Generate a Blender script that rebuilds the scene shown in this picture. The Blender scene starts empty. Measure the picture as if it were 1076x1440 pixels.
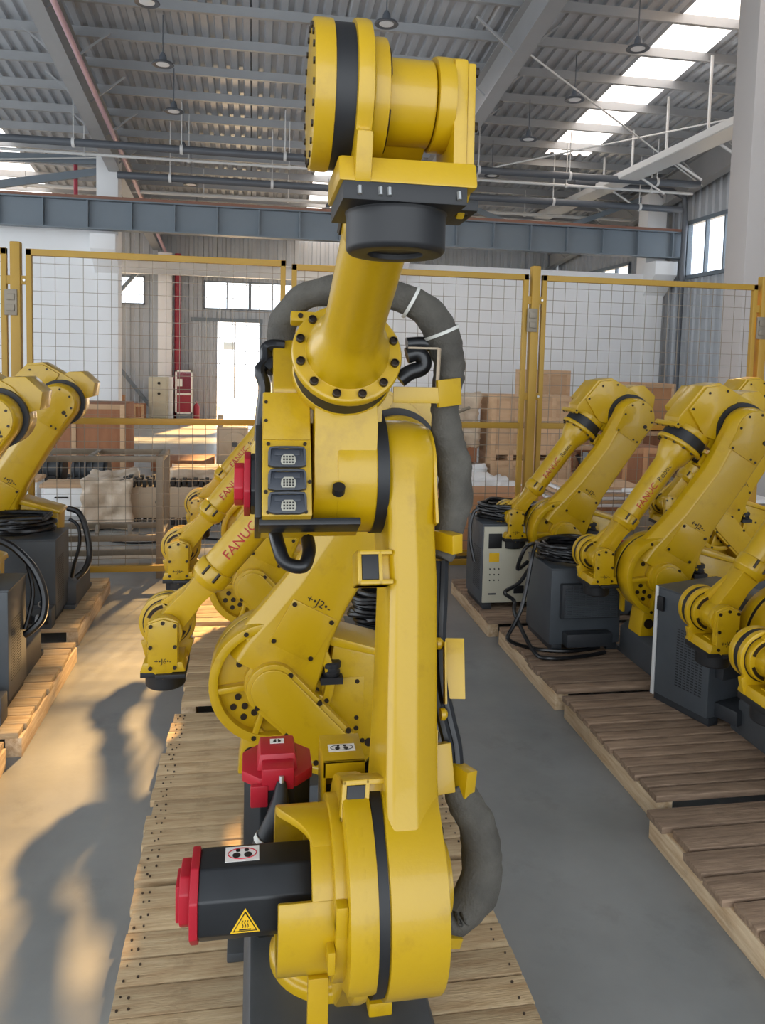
import bpy, bmesh, math, random
from mathutils import Vector, Matrix, Quaternion
from math import sin, cos, pi, radians, sqrt, atan2

random.seed(7)
scene = bpy.context.scene
col = scene.collection

# ------------------------------------------------------------------ camera
CAM_H, FPX = 2.3, 1080.0
PHI, TH, RO = radians(9.6), radians(4.5), 0.025
PXC, PYC = 538.0, 590.0
fwd = Vector((sin(PHI) * cos(TH), cos(PHI) * cos(TH), -sin(TH)))
r0 = Vector((cos(PHI), -sin(PHI), 0))
u0 = r0.cross(fwd)
rgt = r0 * cos(RO) + u0 * sin(RO)
upv = u0 * cos(RO) - r0 * sin(RO)
cam_d = bpy.data.cameras.new('camera')
cam = bpy.data.objects.new('camera', cam_d)
col.objects.link(cam)
m = Matrix((rgt, upv, -fwd)).transposed().to_4x4()
m.translation = Vector((0, 0, CAM_H))
cam.matrix_world = m
cam_d.sensor_fit = 'VERTICAL'
cam_d.sensor_height = 36.0
cam_d.sensor_width = 36.0
cam_d.lens = 36.0 * FPX / 1440.0
cam_d.shift_y = -(720.0 - PYC) / 1440.0
cam_d.clip_start = 0.05
cam_d.clip_end = 400
scene.camera = cam


def at(px, py, Y):
    """a point of the place, at building depth Y, found from a measured pixel"""
    d = fwd + rgt * ((px - PXC) / FPX) + upv * ((PYC - py) / FPX)
    return Vector((0, 0, CAM_H)) + d * (Y / d.y)


# ------------------------------------------------------------------ world, sun, exposure
world = bpy.data.worlds.new('world')
scene.world = world
world.use_nodes = True
bg = world.node_tree.nodes['Background']
bg.inputs[0].default_value = (0.87, 0.935, 1.0, 1)
bg.inputs[1].default_value = 1.9
sun_d = bpy.data.lights.new('sun', 'SUN')
sun = bpy.data.objects.new('sun', sun_d)
col.objects.link(sun)
sun_d.energy = 19.0
sun_d.color = (1.0, 0.58, 0.21)
sun_d.angle = radians(2.2)
SUN_EL, SUN_AZ = radians(31.5), radians(15.3)     # azimuth measured from +Y towards +X
to_sun = Vector((sin(SUN_AZ) * cos(SUN_EL), cos(SUN_AZ) * cos(SUN_EL), sin(SUN_EL)))
sun.rotation_mode = 'QUATERNION'
sun.rotation_quaternion = to_sun.to_track_quat('Z', 'Y')
vs = scene.view_settings
vs.view_transform = 'Standard'
vs.look = 'None'
vs.exposure = 0.72
vs.gamma = 1.0
vs.use_curve_mapping = False


# ------------------------------------------------------------------ materials
def srgb(r, g, b):
    f = lambda c: (c / 255 / 12.92) if c / 255 <= 0.04045 else ((c / 255 + 0.055) / 1.055) ** 2.4
    return (f(r), f(g), f(b), 1)


MATS = {}


def mat(name, c, rough=0.5, metal=0.0, noise=0.0, nscale=6.0, c2=None, bump=0.0, bscale=40.0, vary=0.0,
        stretch=None, coat=0.0, emit=None, estr=0.0, spec=0.5, dirt=None, dscale=9.0, damt=0.5):
    mt = bpy.data.materials.new(name)
    mt.use_nodes = True
    nt = mt.node_tree
    N, L = nt.nodes, nt.links
    bs = N['Principled BSDF']
    bs.inputs['Roughness'].default_value = rough
    bs.inputs['Metallic'].default_value = metal
    bs.inputs['Specular IOR Level'].default_value = spec
    bs.inputs['Coat Weight'].default_value = coat
    bs.inputs['Base Color'].default_value = c
    if emit:
        bs.inputs['Emission Color'].default_value = emit
        bs.inputs['Emission Strength'].default_value = estr
    tc = N.new('ShaderNodeTexCoord')
    vec = tc.outputs['Object']
    if stretch:
        mp = N.new('ShaderNodeMapping')
        mp.inputs['Scale'].default_value = stretch
        L.new(vec, mp.inputs[0])
        vec = mp.outputs[0]
    out = None
    if noise > 0:
        nz = N.new('ShaderNodeTexNoise')
        nz.inputs['Scale'].default_value = nscale
        nz.inputs['Detail'].default_value = 5
        nz.inputs['Roughness'].default_value = 0.6
        if vary > 0:
            oi = N.new('ShaderNodeObjectInfo')
            ad = N.new('ShaderNodeVectorMath')
            ad.operation = 'MULTIPLY_ADD'
            ad.inputs[1].default_value = (37, 53, 71)
            L.new(oi.outputs['Random'], ad.inputs[0])
            L.new(vec, ad.inputs[2])
            L.new(ad.outputs[0], nz.inputs['Vector'])
        else:
            L.new(vec, nz.inputs['Vector'])
        rp = N.new('ShaderNodeMapRange')
        rp.inputs[1].default_value = 0.32
        rp.inputs[2].default_value = 0.68
        rp.inputs[3].default_value = 0.0
        rp.inputs[4].default_value = noise
        L.new(nz.outputs['Fac'], rp.inputs[0])
        mx = N.new('ShaderNodeMix')
        mx.data_type = 'RGBA'
        mx.inputs[6].default_value = c
        mx.inputs[7].default_value = c2 or (c[0] * .5, c[1] * .5, c[2] * .5, 1)
        L.new(rp.outputs[0], mx.inputs[0])
        out = mx.outputs[2]
    if dirt:
        nz2 = N.new('ShaderNodeTexNoise')
        nz2.inputs['Scale'].default_value = dscale
        nz2.inputs['Detail'].default_value = 7
        nz2.inputs['Roughness'].default_value = 0.7
        L.new(tc.outputs['Object'], nz2.inputs['Vector'])
        r2 = N.new('ShaderNodeMapRange')
        r2.inputs[1].default_value = 0.56
        r2.inputs[2].default_value = 0.78
        r2.inputs[3].default_value = 0
        r2.inputs[4].default_value = damt
        L.new(nz2.outputs['Fac'], r2.inputs[0])
        m2 = N.new('ShaderNodeMix')
        m2.data_type = 'RGBA'
        if out:
            L.new(out, m2.inputs[6])
        else:
            m2.inputs[6].default_value = c
        m2.inputs[7].default_value = dirt
        L.new(r2.outputs[0], m2.inputs[0])
        out = m2.outputs[2]
    if vary > 0 and out:
        oi2 = N.new('ShaderNodeObjectInfo')
        mr = N.new('ShaderNodeMapRange')
        mr.inputs[3].default_value = 1 - vary
        mr.inputs[4].default_value = 1 + vary
        L.new(oi2.outputs['Random'], mr.inputs[0])
        hs = N.new('ShaderNodeHueSaturation')
        L.new(out, hs.inputs['Color'])
        L.new(mr.outputs[0], hs.inputs['Value'])
        out = hs.outputs[0]
    if out:
        L.new(out, bs.inputs['Base Color'])
    if bump > 0:
        bn = N.new('ShaderNodeTexNoise')
        bn.inputs['Scale'].default_value = bscale
        bn.inputs['Detail'].default_value = 4
        L.new(vec, bn.inputs['Vector'])
        bp = N.new('ShaderNodeBump')
        bp.inputs['Strength'].default_value = bump
        bp.inputs['Distance'].default_value = 0.01
        L.new(bn.outputs['Fac'], bp.inputs['Height'])
        L.new(bp.outputs[0], bs.inputs['Normal'])
    MATS[name] = mt
    return mt


YEL = mat('robot_yellow_paint', srgb(192, 154, 10), 0.33, noise=.35, nscale=2.2, c2=srgb(176, 136, 8), coat=.25,
          dirt=srgb(120, 84, 20), dscale=7, damt=.35, bump=.05, bscale=60)
FYEL = mat('fence_yellow_paint', srgb(174, 136, 42), 0.5, noise=.3, nscale=3, c2=srgb(152, 116, 34))
BLK = mat('black_rubber', srgb(26, 26, 28), 0.5)
BLKM = mat('black_motor_housing', srgb(24, 25, 27), 0.38, noise=.5, nscale=9, c2=srgb(40, 42, 45))
BOLT = mat('dark_bolt_steel', srgb(44, 32, 18), 0.45, metal=.3)
RED = mat('red_plastic_cap', srgb(178, 24, 42), 0.42, noise=.3, nscale=8, c2=srgb(150, 18, 36))
PED = mat('pedestal_grey_iron', srgb(66, 69, 72), 0.5, noise=.4, nscale=5, c2=srgb(84, 87, 90))
CTRL = mat('controller_grey_paint', srgb(66, 71, 76), 0.45, noise=.35, nscale=5, c2=srgb(82, 88, 94))
CTRLD = mat('controller_dark_paint', srgb(42, 45, 49), 0.5, noise=.3, nscale=6, c2=srgb(54, 57, 61))
BEIGE = mat('beige_panel_paint', srgb(196, 192, 172), 0.5, noise=.25, nscale=6, c2=srgb(176, 170, 148))
CABLE = mat('black_cable_sheath', srgb(20, 20, 22), 0.3)
HOSE = mat('grey_fabric_hose', srgb(92, 88, 80), 0.8, noise=.7, nscale=9, c2=srgb(58, 54, 49), bump=.5, bscale=120)
STEEL = mat('bare_steel', srgb(190, 190, 188), 0.35, metal=.8)
TIE = mat('white_cable_tie', srgb(214, 212, 204), 0.5)
WHITE = mat('white_sticker', srgb(236, 232, 226), 0.5)
STBLK = mat('sticker_black_ink', srgb(28, 26, 26), 0.6)
STRED = mat('sticker_red_ink', srgb(196, 46, 60), 0.6)
STYEL = mat('sticker_warning_yellow', srgb(240, 190, 30), 0.5)
LETR = mat('red_lettering', srgb(170, 42, 22), 0.6)
LETB = mat('black_lettering', srgb(40, 28, 14), 0.6)
WOOD = mat('pallet_wood', srgb(206, 182, 144), 0.75, noise=.85, nscale=5, c2=srgb(168, 136, 98), vary=.16,
           stretch=(.9, 9, 9), bump=.35, bscale=22, dirt=srgb(92, 72, 52), dscale=5, damt=.5)
WOODG = mat('weathered_pallet_wood', srgb(164, 138, 114), 0.8, noise=.85, nscale=5, c2=srgb(114, 92, 74), vary=.18,
            stretch=(.9, 9, 9), bump=.35, bscale=22, dirt=srgb(80, 60, 46), dscale=5, damt=.5)
WOODS = mat('pale_stringer_wood', srgb(228, 206, 172), 0.75, noise=.8, nscale=4, c2=srgb(184, 146, 104), vary=.1,
            stretch=(9, .9, 9), bump=.3, bscale=22, dirt=srgb(120, 78, 50), dscale=6, damt=.45)
CRATE = mat('brown_crate_plywood', srgb(164, 112, 78), 0.75, noise=.6, nscale=3, c2=srgb(136, 88, 60), vary=.1, stretch=(3, 3, .6))
CRATEP = mat('pale_crate_wood', srgb(206, 172, 136), 0.75, noise=.5, nscale=3, c2=srgb(184, 146, 110), vary=.12, stretch=(.7, .7, 5))
CARTON = mat('carton_board', srgb(196, 146, 104), 0.8, noise=.4, nscale=4, c2=srgb(176, 126, 88), vary=.1)
NAIL = mat('rusty_nail', srgb(62, 48, 36), 0.6)
CONC = mat('concrete_floor', srgb(154, 156, 155), 0.32, noise=.8, nscale=.9, c2=srgb(120, 122, 122), bump=.06, bscale=30,
           dirt=srgb(88, 87, 84), dscale=1.7, damt=.5)
WALLW = mat('white_wall_plaster', srgb(236, 236, 236), 0.75, noise=.3, nscale=1.2, c2=srgb(226, 226, 224))
COLW = mat('column_white_backlit', srgb(184, 178, 174), 0.7, noise=.3, nscale=1.2, c2=srgb(176, 170, 166))  # white paint greyed down, the column's backlit shade is put into the colour
SHEET = mat('grey_wall_sheet', srgb(176, 180, 184), 0.45, metal=.15, noise=.3, nscale=1.5, c2=srgb(136, 140, 146))
ROOFM = mat('galvanised_roof_sheet', srgb(188, 192, 197), 0.34, metal=.25, noise=.5, nscale=2.0, c2=srgb(160, 165, 171), stretch=(3, .5, 1))
PURL = mat('purlin_grey_steel', srgb(162, 163, 164), 0.4, metal=.2, noise=.3, nscale=2, c2=srgb(142, 143, 144))
BEAM = mat('beam_blue_grey_paint', srgb(112, 122, 130), 0.5, noise=.3, nscale=1.5, c2=srgb(98, 108, 118))
PIPE = mat('dark_pipe_paint', srgb(84, 88, 94), 0.45)
PIPEW = mat('white_pipe_paint', srgb(206, 206, 204), 0.5)
PIPER = mat('red_pipe_paint', srgb(156, 44, 62), 0.45)
PIPEP = mat('pinkish_conduit', srgb(206, 170, 180), 0.35)
RACK = mat('rack_grey_steel', srgb(138, 128, 112), 0.45, metal=.3, noise=.4, nscale=5, c2=srgb(110, 100, 86))
PLAST = mat('milky_plastic_wrap', srgb(212, 194, 170), 0.3, noise=.6, nscale=5, c2=srgb(172, 148, 122), bump=.6, bscale=14)
TAN = mat('tan_machine_paint', srgb(186, 166, 140), 0.5, noise=.3, nscale=4, c2=srgb(160, 138, 112))
DARKM = mat('dark_machine_steel', srgb(52, 50, 48), 0.45, metal=.4)
GRASS = mat('outdoor_grass', srgb(170, 186, 140), 0.9, noise=.6, nscale=2, c2=srgb(140, 160, 110))
PAVE = mat('outdoor_paving', srgb(232, 231, 226), 0.9, noise=.3, nscale=1, c2=srgb(220, 218, 212))
LENS = mat('lamp_diffuser', srgb(236, 238, 240), 0.4)
GREEN = mat('green_exit_sign', srgb(60, 170, 110), 0.5)


def glass_mat(name, tint, translucent):
    mt = bpy.data.materials.new(name)
    mt.use_nodes = True
    nt = mt.node_tree
    N, L = nt.nodes, nt.links
    N.remove(N['Principled BSDF'])
    o = N['Material Output']
    tr = N.new('ShaderNodeBsdfTransparent')
    tr.inputs[0].default_value = tint
    tl = N.new('ShaderNodeBsdfTranslucent')
    tl.inputs[0].default_value = (.9, .93, .95, 1)
    mx = N.new('ShaderNodeMixShader')
    mx.inputs[0].default_value = translucent
    L.new(tr.outputs[0], mx.inputs[1])
    L.new(tl.outputs[0], mx.inputs[2])
    gl = N.new('ShaderNodeBsdfGlossy')
    gl.inputs['Roughness'].default_value = .05
    mx2 = N.new('ShaderNodeMixShader')
    mx2.inputs[0].default_value = .05
    L.new(mx.outputs[0], mx2.inputs[1])
    L.new(gl.outputs[0], mx2.inputs[2])
    L.new(mx2.outputs[0], o.inputs[0])
    return mt


GLASS = glass_mat('window_glass', (.93, .96, 1, 1), .02)
SKYL = glass_mat('skylight_sheet', (.92, .95, 1, 1), .25)


# ------------------------------------------------------------------ mesh helpers
class MB:
    def __init__(s):
        s.v, s.f = [], []

    def add(s, vs, fs):
        o = len(s.v)
        s.v += [tuple(p) for p in vs]
        s.f += [tuple(i + o for i in f) for f in fs]
        return s

    def box(s, x0, x1, y0, y1, z0, z1, M=None):
        vs = [Vector((x, y, z)) for x in (x0, x1) for y in (y0, y1) for z in (z0, z1)]
        if M:
            vs = [M @ p for p in vs]
        return s.add(vs, [(0, 1, 3, 2), (4, 6, 7, 5), (0, 4, 5, 1), (2, 3, 7, 6), (0, 2, 6, 4), (1, 5, 7, 3)])

    def bar(s, a, b, w, h=None):
        """rectangular bar from a to b"""
        h = h or w
        a, b = Vector(a), Vector(b)
        d = b - a
        q = d.to_track_quat('X', 'Z')
        M = Matrix.Translation(a) @ q.to_matrix().to_4x4()
        return s.box(0, d.length, -w / 2, w / 2, -h / 2, h / 2, M)

    def loft(s, rings, f=None, caps=True):
        """rings: lists of points, same count, joined into a closed shell"""
        n = len(rings[0])
        vs = [p for r in rings for p in r]
        if f:
            vs = [f(*p) for p in vs]
        fs = []
        for k in range(len(rings) - 1):
            for i in range(n):
                j = (i + 1) % n
                fs.append((k * n + i, k * n + j, (k + 1) * n + j, (k + 1) * n + i))
        if caps:
            fs.append(tuple(range(n)))
            fs.append(tuple((len(rings) - 1) * n + i for i in range(n)))
        return s.add(vs, fs)

    def prism(s, pts, l0, l1, f=lambda u, v, l: (u, l, v)):
        return s.loft([[(u, v, l0) for u, v in pts], [(u, v, l1) for u, v in pts]], f)

    def lathe(s, prof, o=(0, 0, 0), axis='X', seg=24, cap=True):
        """prof: (radius, height along axis)"""
        o = Vector(o)
        if isinstance(axis, str):
            ax = {'X': Vector((1, 0, 0)), 'Y': Vector((0, 1, 0)), 'Z': Vector((0, 0, 1))}[axis]
        else:
            ax = Vector(axis).normalized()
        t = Vector((0, 0, 1)) if abs(ax.z) < .9 else Vector((1, 0, 0))
        a = ax.cross(t).normalized()
        b = ax.cross(a)
        rings = [[o + ax * h + (a * cos(2 * pi * i / seg) + b * sin(2 * pi * i / seg)) * r for i in range(seg)] for r, h in prof]
        return s.loft(rings, None, cap)

    def cyl(s, p0, p1, r, seg=12, r2=None):
        p0, p1 = Vector(p0), Vector(p1)
        return s.lathe([(r, 0), (r if r2 is None else r2, (p1 - p0).length)], p0, p1 - p0, seg)

    def ring(s, o, axis, ri, ro, h0, h1, seg=28):
        s.lathe([(ri, h0), (ro, h0), (ro, h1), (ri, h1), (ri, h0)], o, axis, seg, False)
        return s

    def tube(s, pts, r, seg=8, sub=5, caps=True):
        P = [Vector(p) for p in pts]
        R = r if isinstance(r, (list, tuple)) else [r] * len(P)
        if sub > 1 and len(P) > 2:
            Q, RR = [], []
            for i in range(len(P) - 1):
                p0, p1, p2, p3 = P[max(i - 1, 0)], P[i], P[i + 1], P[min(i + 2, len(P) - 1)]
                for k in range(sub):
                    t = k / sub
                    Q.append(.5 * ((2 * p1) + (p2 - p0) * t + (2 * p0 - 5 * p1 + 4 * p2 - p3) * t * t + (3 * p1 - p0 - 3 * p2 + p3) * t ** 3))
                    RR.append(R[i] * (1 - t) + R[i + 1] * t)
            Q.append(P[-1])
            RR.append(R[-1])
            P, R = Q, RR
        T = [(P[min(i + 1, len(P) - 1)] - P[max(i - 1, 0)]).normalized() for i in range(len(P))]
        n = T[0].orthogonal().normalized()
        rings = []
        for i, p in enumerate(P):
            n = (n - T[i] * n.dot(T[i])).normalized()
            b = T[i].cross(n)
            rings.append([p + (n * cos(2 * pi * k / seg) + b * sin(2 * pi * k / seg)) * R[i] for k in range(seg)])
        return s.loft(rings, None, caps)

    def mesh(s, name, bev=0.0, seg=2, smooth=40, ang=32):
        me = bpy.data.meshes.new(name)
        me.from_pydata(s.v, [], s.f)
        bm = bmesh.new()
        bm.from_mesh(me)
        bmesh.ops.recalc_face_normals(bm, faces=bm.faces)
        if bev > 0:
            es = [e for e in bm.edges if len(e.link_faces) == 2 and e.calc_face_angle(0) > radians(ang)]
            if es:
                bmesh.ops.bevel(bm, geom=es, offset=bev, segments=seg, affect='EDGES', profile=.6, clamp_overlap=True)
        bm.to_mesh(me)
        bm.free()
        if smooth:
            me.shade_smooth()
            me.set_sharp_from_angle(angle=radians(smooth))
        return me


def O(name, me, mt, parent=None, M=None, **props):
    if isinstance(me, MB):
        me = me.mesh(name)
    if mt and not me.materials:
        me.materials.append(mt)
    o = bpy.data.objects.new(name, me)
    col.objects.link(o)
    if parent:
        o.parent = parent
    if M is not None:
        o.matrix_basis = M
    for k, v in props.items():
        o[k] = v
    return o


def E(name, loc, rotz=0, **props):
    o = bpy.data.objects.new(name, None)
    o.empty_display_size = .1
    col.objects.link(o)
    o.matrix_basis = Matrix.Translation(Vector(loc)) @ Matrix.Rotation(rotz, 4, 'Z')
    for k, v in props.items():
        o[k] = v
    return o


def into(parent, o):
    """parent an object that was built in world coordinates"""
    o.parent = parent
    o.matrix_parent_inverse = parent.matrix_basis.inverted()
    return o


def bx(x0, x1, y0, y1, z0, z1, bev=0.0, name='block'):
    return MB().box(x0, x1, y0, y1, z0, z1).mesh(name, bev)


# ------------------------------------------------------------------ floor and outdoor ground
O('floor', MB().box(-16, 16, -6, 28, -.12, 0), CONC, kind='structure', label='grey polished concrete factory floor')
O('outdoor_paving', MB().box(-40, 40, 28.02, 33, -.14, -.02), PAVE, kind='structure', label='pale paving outside the bright doorway')
O('outdoor_grass', MB().box(-40, 40, 33.02, 35.5, -.14, -.01), GRASS, kind='structure', label='narrow green grass verge outside the bright doorway')
O('outdoor_yard', MB().box(-90, 90, 35.52, 160, -.14, -.02), PAVE, kind='structure', label='open yard, paled for white haze, beyond the grass verge')  # very pale ground, the white outdoor haze is put into its colour

# ------------------------------------------------------------------ roof
SL = 0.12


def rz(Y, b=7.62):
    return b + SL * (19.5 - Y)


ceil = E('ceiling', (0, 0, 0), kind='structure', label='ribbed galvanised roof with purlins and rafters')


def corr(mb, x0, x1, pts_fn, pitch=.25, depth=.045):
    """ribbed sheet between x0 and x1; pts_fn(x, d) -> list of points down one rib line"""
    prof = []
    x = x0
    while x < x1 - 1e-4:
        for dx, d in ((0, 0), (pitch * .45, 0), (pitch * .55, depth), (pitch * .9, depth)):
            if x + dx < x1:
                prof.append((x + dx, d))
        x += pitch
    prof.append((x1, 0))
    rows = [pts_fn(a, d) for a, d in prof]
    n = len(rows[0])
    vs = [p for r in rows for p in r]
    fs = [(i * n + k, (i + 1) * n + k, (i + 1) * n + k + 1, i * n + k + 1) for i in range(len(rows) - 1) for k in range(n - 1)]
    mb.add(vs, fs)


def roof_strip(name, x0, x1, Y0, Y1, mt, thick=True):
    mb = MB()
    corr(mb, x0, x1, lambda x, d: [(x, Y0, rz(Y0) + d), (x, Y1, rz(Y1) + d)], .25, .05)
    o = O(name, mb.mesh(name, smooth=0), mt, ceil)
    return o


RIDGE = 4.0
roof_strip('roof_sheet', -16, -8.5, RIDGE, 28.4, ROOFM)
roof_strip('roof_sheet', -8.5, -6.0, RIDGE, 19.8, ROOFM)
roof_strip('skylight_sheet', -8.5, -6.0, 19.8, 28.4, SKYL)
roof_strip('roof_sheet', -6.0, -.1, RIDGE, 28.4, ROOFM)
roof_strip('roof_sheet', -.1, 1.6, RIDGE, 28.4, ROOFM)
roof_strip('roof_sheet', 1.6, 2.1, RIDGE, 21.0, ROOFM)
roof_strip('roof_sheet', 2.1, 3.4, RIDGE, 15.3, ROOFM)
roof_strip('skylight_sheet', 2.1, 3.4, 15.3, 19.6, SKYL)  # added strip hidden behind the wrist, throws the sun patch into the left aisle
roof_strip('roof_sheet', 2.1, 3.4, 19.6, 21.0, ROOFM)
roof_strip('roof_sheet', 3.4, 4.1, RIDGE, 21.0, ROOFM)
roof_strip('skylight_sheet', 1.6, 4.1, 21.0, 28.4, SKYL)  # added strip, out of view behind the wrist, to brighten the far bay
roof_strip('roof_sheet', 4.1, 7.3, RIDGE, 28.4, ROOFM)
mb = MB()
corr(mb, -16, 12.2, lambda x, d: [(x, RIDGE, rz(RIDGE) + d), (x, -8, rz(RIDGE) - SL * 12 + d)], .25, .05)
O('roof_sheet', mb.mesh('roof_sheet', smooth=0), ROOFM, ceil)
roof_strip('skylight_sheet', 7.3, 8.45, RIDGE, 19.2, SKYL)
roof_strip('roof_sheet', 7.3, 8.45, 19.2, 28.4, ROOFM)
roof_strip('roof_sheet', 8.45, 12.2, RIDGE, 28.4, ROOFM)

# purlins: Z sections along X
purl = MB()
for a in ((-16, 12.2),):
    purl.prism([(0, 0), (.012, 0), (.012, .18), (.075, .18), (.075, .19), (0, .19), (0, .012), (-.07, .012), (-.07, 0)], a[0], a[1],
               lambda u, v, l: (l, u, v))
purl_me = purl.mesh('purlin', smooth=0)
purl_me.materials.append(PURL)
Yp = 5.0
while Yp < 28:
    O('purlin', purl_me, None, ceil, Matrix.Translation((0, Yp, rz(Yp) - .19)))
    Yp += 1.12

# rafters (deep tapered I beams) at the column lines
for Xr in (-11.2, -3.35, 4.45, 11.0):
    mb = MB()
    f = lambda u, v, l: (l, u, v)
    for Ya, Yb, da, db in ((RIDGE, 19.5, .55, .75), (19.5, 28.2, .75, .5)):
        za, zb = rz(Ya) - .2, rz(Yb) - .2
        mb.prism([(Ya, za), (Yb, zb), (Yb, zb - db), (Ya, za - da)], Xr - .008, Xr + .008, f)
        mb.prism([(Ya, za), (Yb, zb), (Yb, zb - .02), (Ya, za - .02)], Xr - .13, Xr + .13, f)
        mb.prism([(Ya, za - da), (Yb, zb - db), (Yb, zb - db - .02), (Ya, za - da - .02)], Xr - .14, Xr + .14, f)
    O('rafter', mb.mesh('rafter', smooth=0), PURL, ceil)
    # fly braces from rafter to purlins
    br = MB()
    Yb = 6.6
    while Yb < 27:
        z = rz(Yb)
        br.bar((Xr + .1, Yb, z - .75), (Xr + .75, Yb + .05, z - .2), .035)
        br.bar((Xr - .1, Yb, z - .75), (Xr - .75, Yb + .05, z - .2), .035)
        Yb += 1.64
    O('fly_braces', br, PURL, ceil, kind='stuff')

# ------------------------------------------------------------------ walls
def wall_cells(x0, x1, z0, z1, holes):
    xs = sorted({x0, x1} | {h[0] for h in holes} | {h[1] for h in holes})
    zs = sorted({z0, z1} | {h[2] for h in holes} | {h[3] for h in holes})
    out = []
    for i in range(len(xs) - 1):
        for k in range(len(zs) - 1):
            cx, cz = (xs[i] + xs[i + 1]) / 2, (zs[k] + zs[k + 1]) / 2
            if not any(h[0] < cx < h[1] and h[2] < cz < h[3] for h in holes):
                out.append((xs[i], xs[i + 1], zs[k], zs[k + 1]))
    return out


YF = 28.0
far_holes = [(-5.6, -3.76, 3.98, 4.96), (-1.76, 1.44, 3.9, 4.9), (-1.29, .21, 0, 3.47), (5.0, 9.6, 4.3, 5.3)]
mb = MB()
for (a, b, c, d) in wall_cells(-16, 12, 0, 6.7, far_holes):
    corr(mb, a, b, lambda x, dd: [(x, YF + dd, c), (x, YF + dd, d)], .3, .04)
O('wall_back', mb.mesh('wall_back', smooth=0), SHEET, kind='structure', label='grey ribbed sheet wall at the far end of the hall')
wn = 1
for (a, b, c, d), muls in zip((far_holes[0], far_holes[1], far_holes[3]), ((.5,), (.25, .5, .75), (.2, .4, .6, .8))):
    w = E('window_%d' % wn, ((a + b) / 2, YF, c), kind='structure',
          label=['small bright window high beside the white column', 'wide bright window over the open doorway', 'long bright window high behind the crane beam'][wn - 1])
    fr = MB()
    fr.box(a, b, YF - .05, YF + .05, c, c + .05).box(a, b, YF - .05, YF + .05, d - .05, d)
    fr.box(a, a + .05, YF - .05, YF + .05, c, d).box(b - .05, b, YF - .05, YF + .05, c, d)
    into(w, O('frame', fr.mesh('frame', smooth=0), BEAM))
    cuts = [0] + list(muls) + [1]
    for k, q in enumerate(muls):
        x = a + (b - a) * q
        t = .05 if (q == .5 and wn == 2) else .02
        into(w, O('mullion', bx(x - t, x + t, YF - .04, YF + .04, c, d), BEAM))
    for k in range(len(cuts) - 1):
        into(w, O('pane', bx(a + (b - a) * cuts[k] + .02, a + (b - a) * cuts[k + 1] - .02, YF - .004, YF + .004, c + .03, d - .03), GLASS))
    wn += 1
# open doorway with sliding leaf slid to its left
dr = E('door_1', (-.54, YF, 0), kind='structure', label='open bright doorway with grey sliding leaf')
mb = MB()
corr(mb, -2.12, -1.3, lambda x, dd: [(x, YF - .12 + dd, .02), (x, YF - .12 + dd, 3.5)], .2, .03)
into(dr, O('sliding_leaf', mb.mesh('sliding_leaf', smooth=0), SHEET))
fr = MB().box(-1.34, -1.28, YF - .06, YF + .06, 0, 3.52).box(.2, .26, YF - .06, YF + .06, 0, 3.52).box(-2.2, .3, YF - .14, YF + .06, 3.47, 3.6)
into(dr, O('door_frame', fr.mesh('door_frame', smooth=0), BEAM))
# lamp post outside the doorway
lp = E('lamp_post', (-1.0, 42, 0), label='thin lamp post seen through the bright doorway', category='lamp post')
into(lp, O('pole', MB().cyl((-1.0, 42, -.02), (-1.0, 42, 4.3), .05, 10), PIPE))
into(lp, O('sign_plate', bx(-1.6, -1.05, 41.96, 42.04, 2.6, 3.0, .01), BEAM))

# white block partitions in line with the columns
YPART = 19.75
O('wall_partition_left', bx(-16, -3.3, YPART, YPART + .24, 0, 5.35), WALLW, kind='structure', label='white partition wall beside the bright far bay')
O('wall_partition_right', bx(3.75, 11.0, YPART, YPART + .24, 0, 4.78), WALLW, kind='structure', label='white partition wall under the crane beam')
for (Xc, w, z1, lab) in ((-3.53, .5, 7.0, 'white column where the left partition ends'),
                         (3.58, .42, 7.2, 'white column behind the forearm of the front robot'),
                         (10.78, .55, 6.95, 'white column carrying the end of the crane beam')):
    c = E('column', (Xc, YPART, 0), kind='structure', label=lab)
    into(c, O('shaft', bx(Xc - w / 2, Xc + w / 2, YPART - .02, YPART + .5, 0, z1, .01), WALLW))
    into(c, O('corbel', MB().prism([(YPART - .62, 5.0), (YPART - .62, 4.72), (YPART, 4.2), (YPART, 5.08), (YPART - .62, 5.08)], Xc - w / 2 - .04, Xc + w / 2 + .04,
                                   lambda u, v, l: (l, u, v)).mesh('corbel', .01), WALLW))
# near white column at the frame's right
c = E('column', (7.9, 10.6, 0), kind='structure', label='broad white column in front of the side wall')
xa = at(1029, 200, 11.0).x
into(c, O('shaft', bx(xa, xa + 1.0, 10.5, 11.0, 0, 8.6, .02), COLW))

# side wall on the right with window strip
XW = 11.35
mb = MB()
WZ0, WZ1 = 4.67, 6.07


def side_rect(y0, y1, z0, z1):
    corr(mb, y0, y1, lambda y, d: [(XW + d, y, z0), (XW + d, y, min(z1, rz(y) - .05))], .3, .05)


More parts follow.
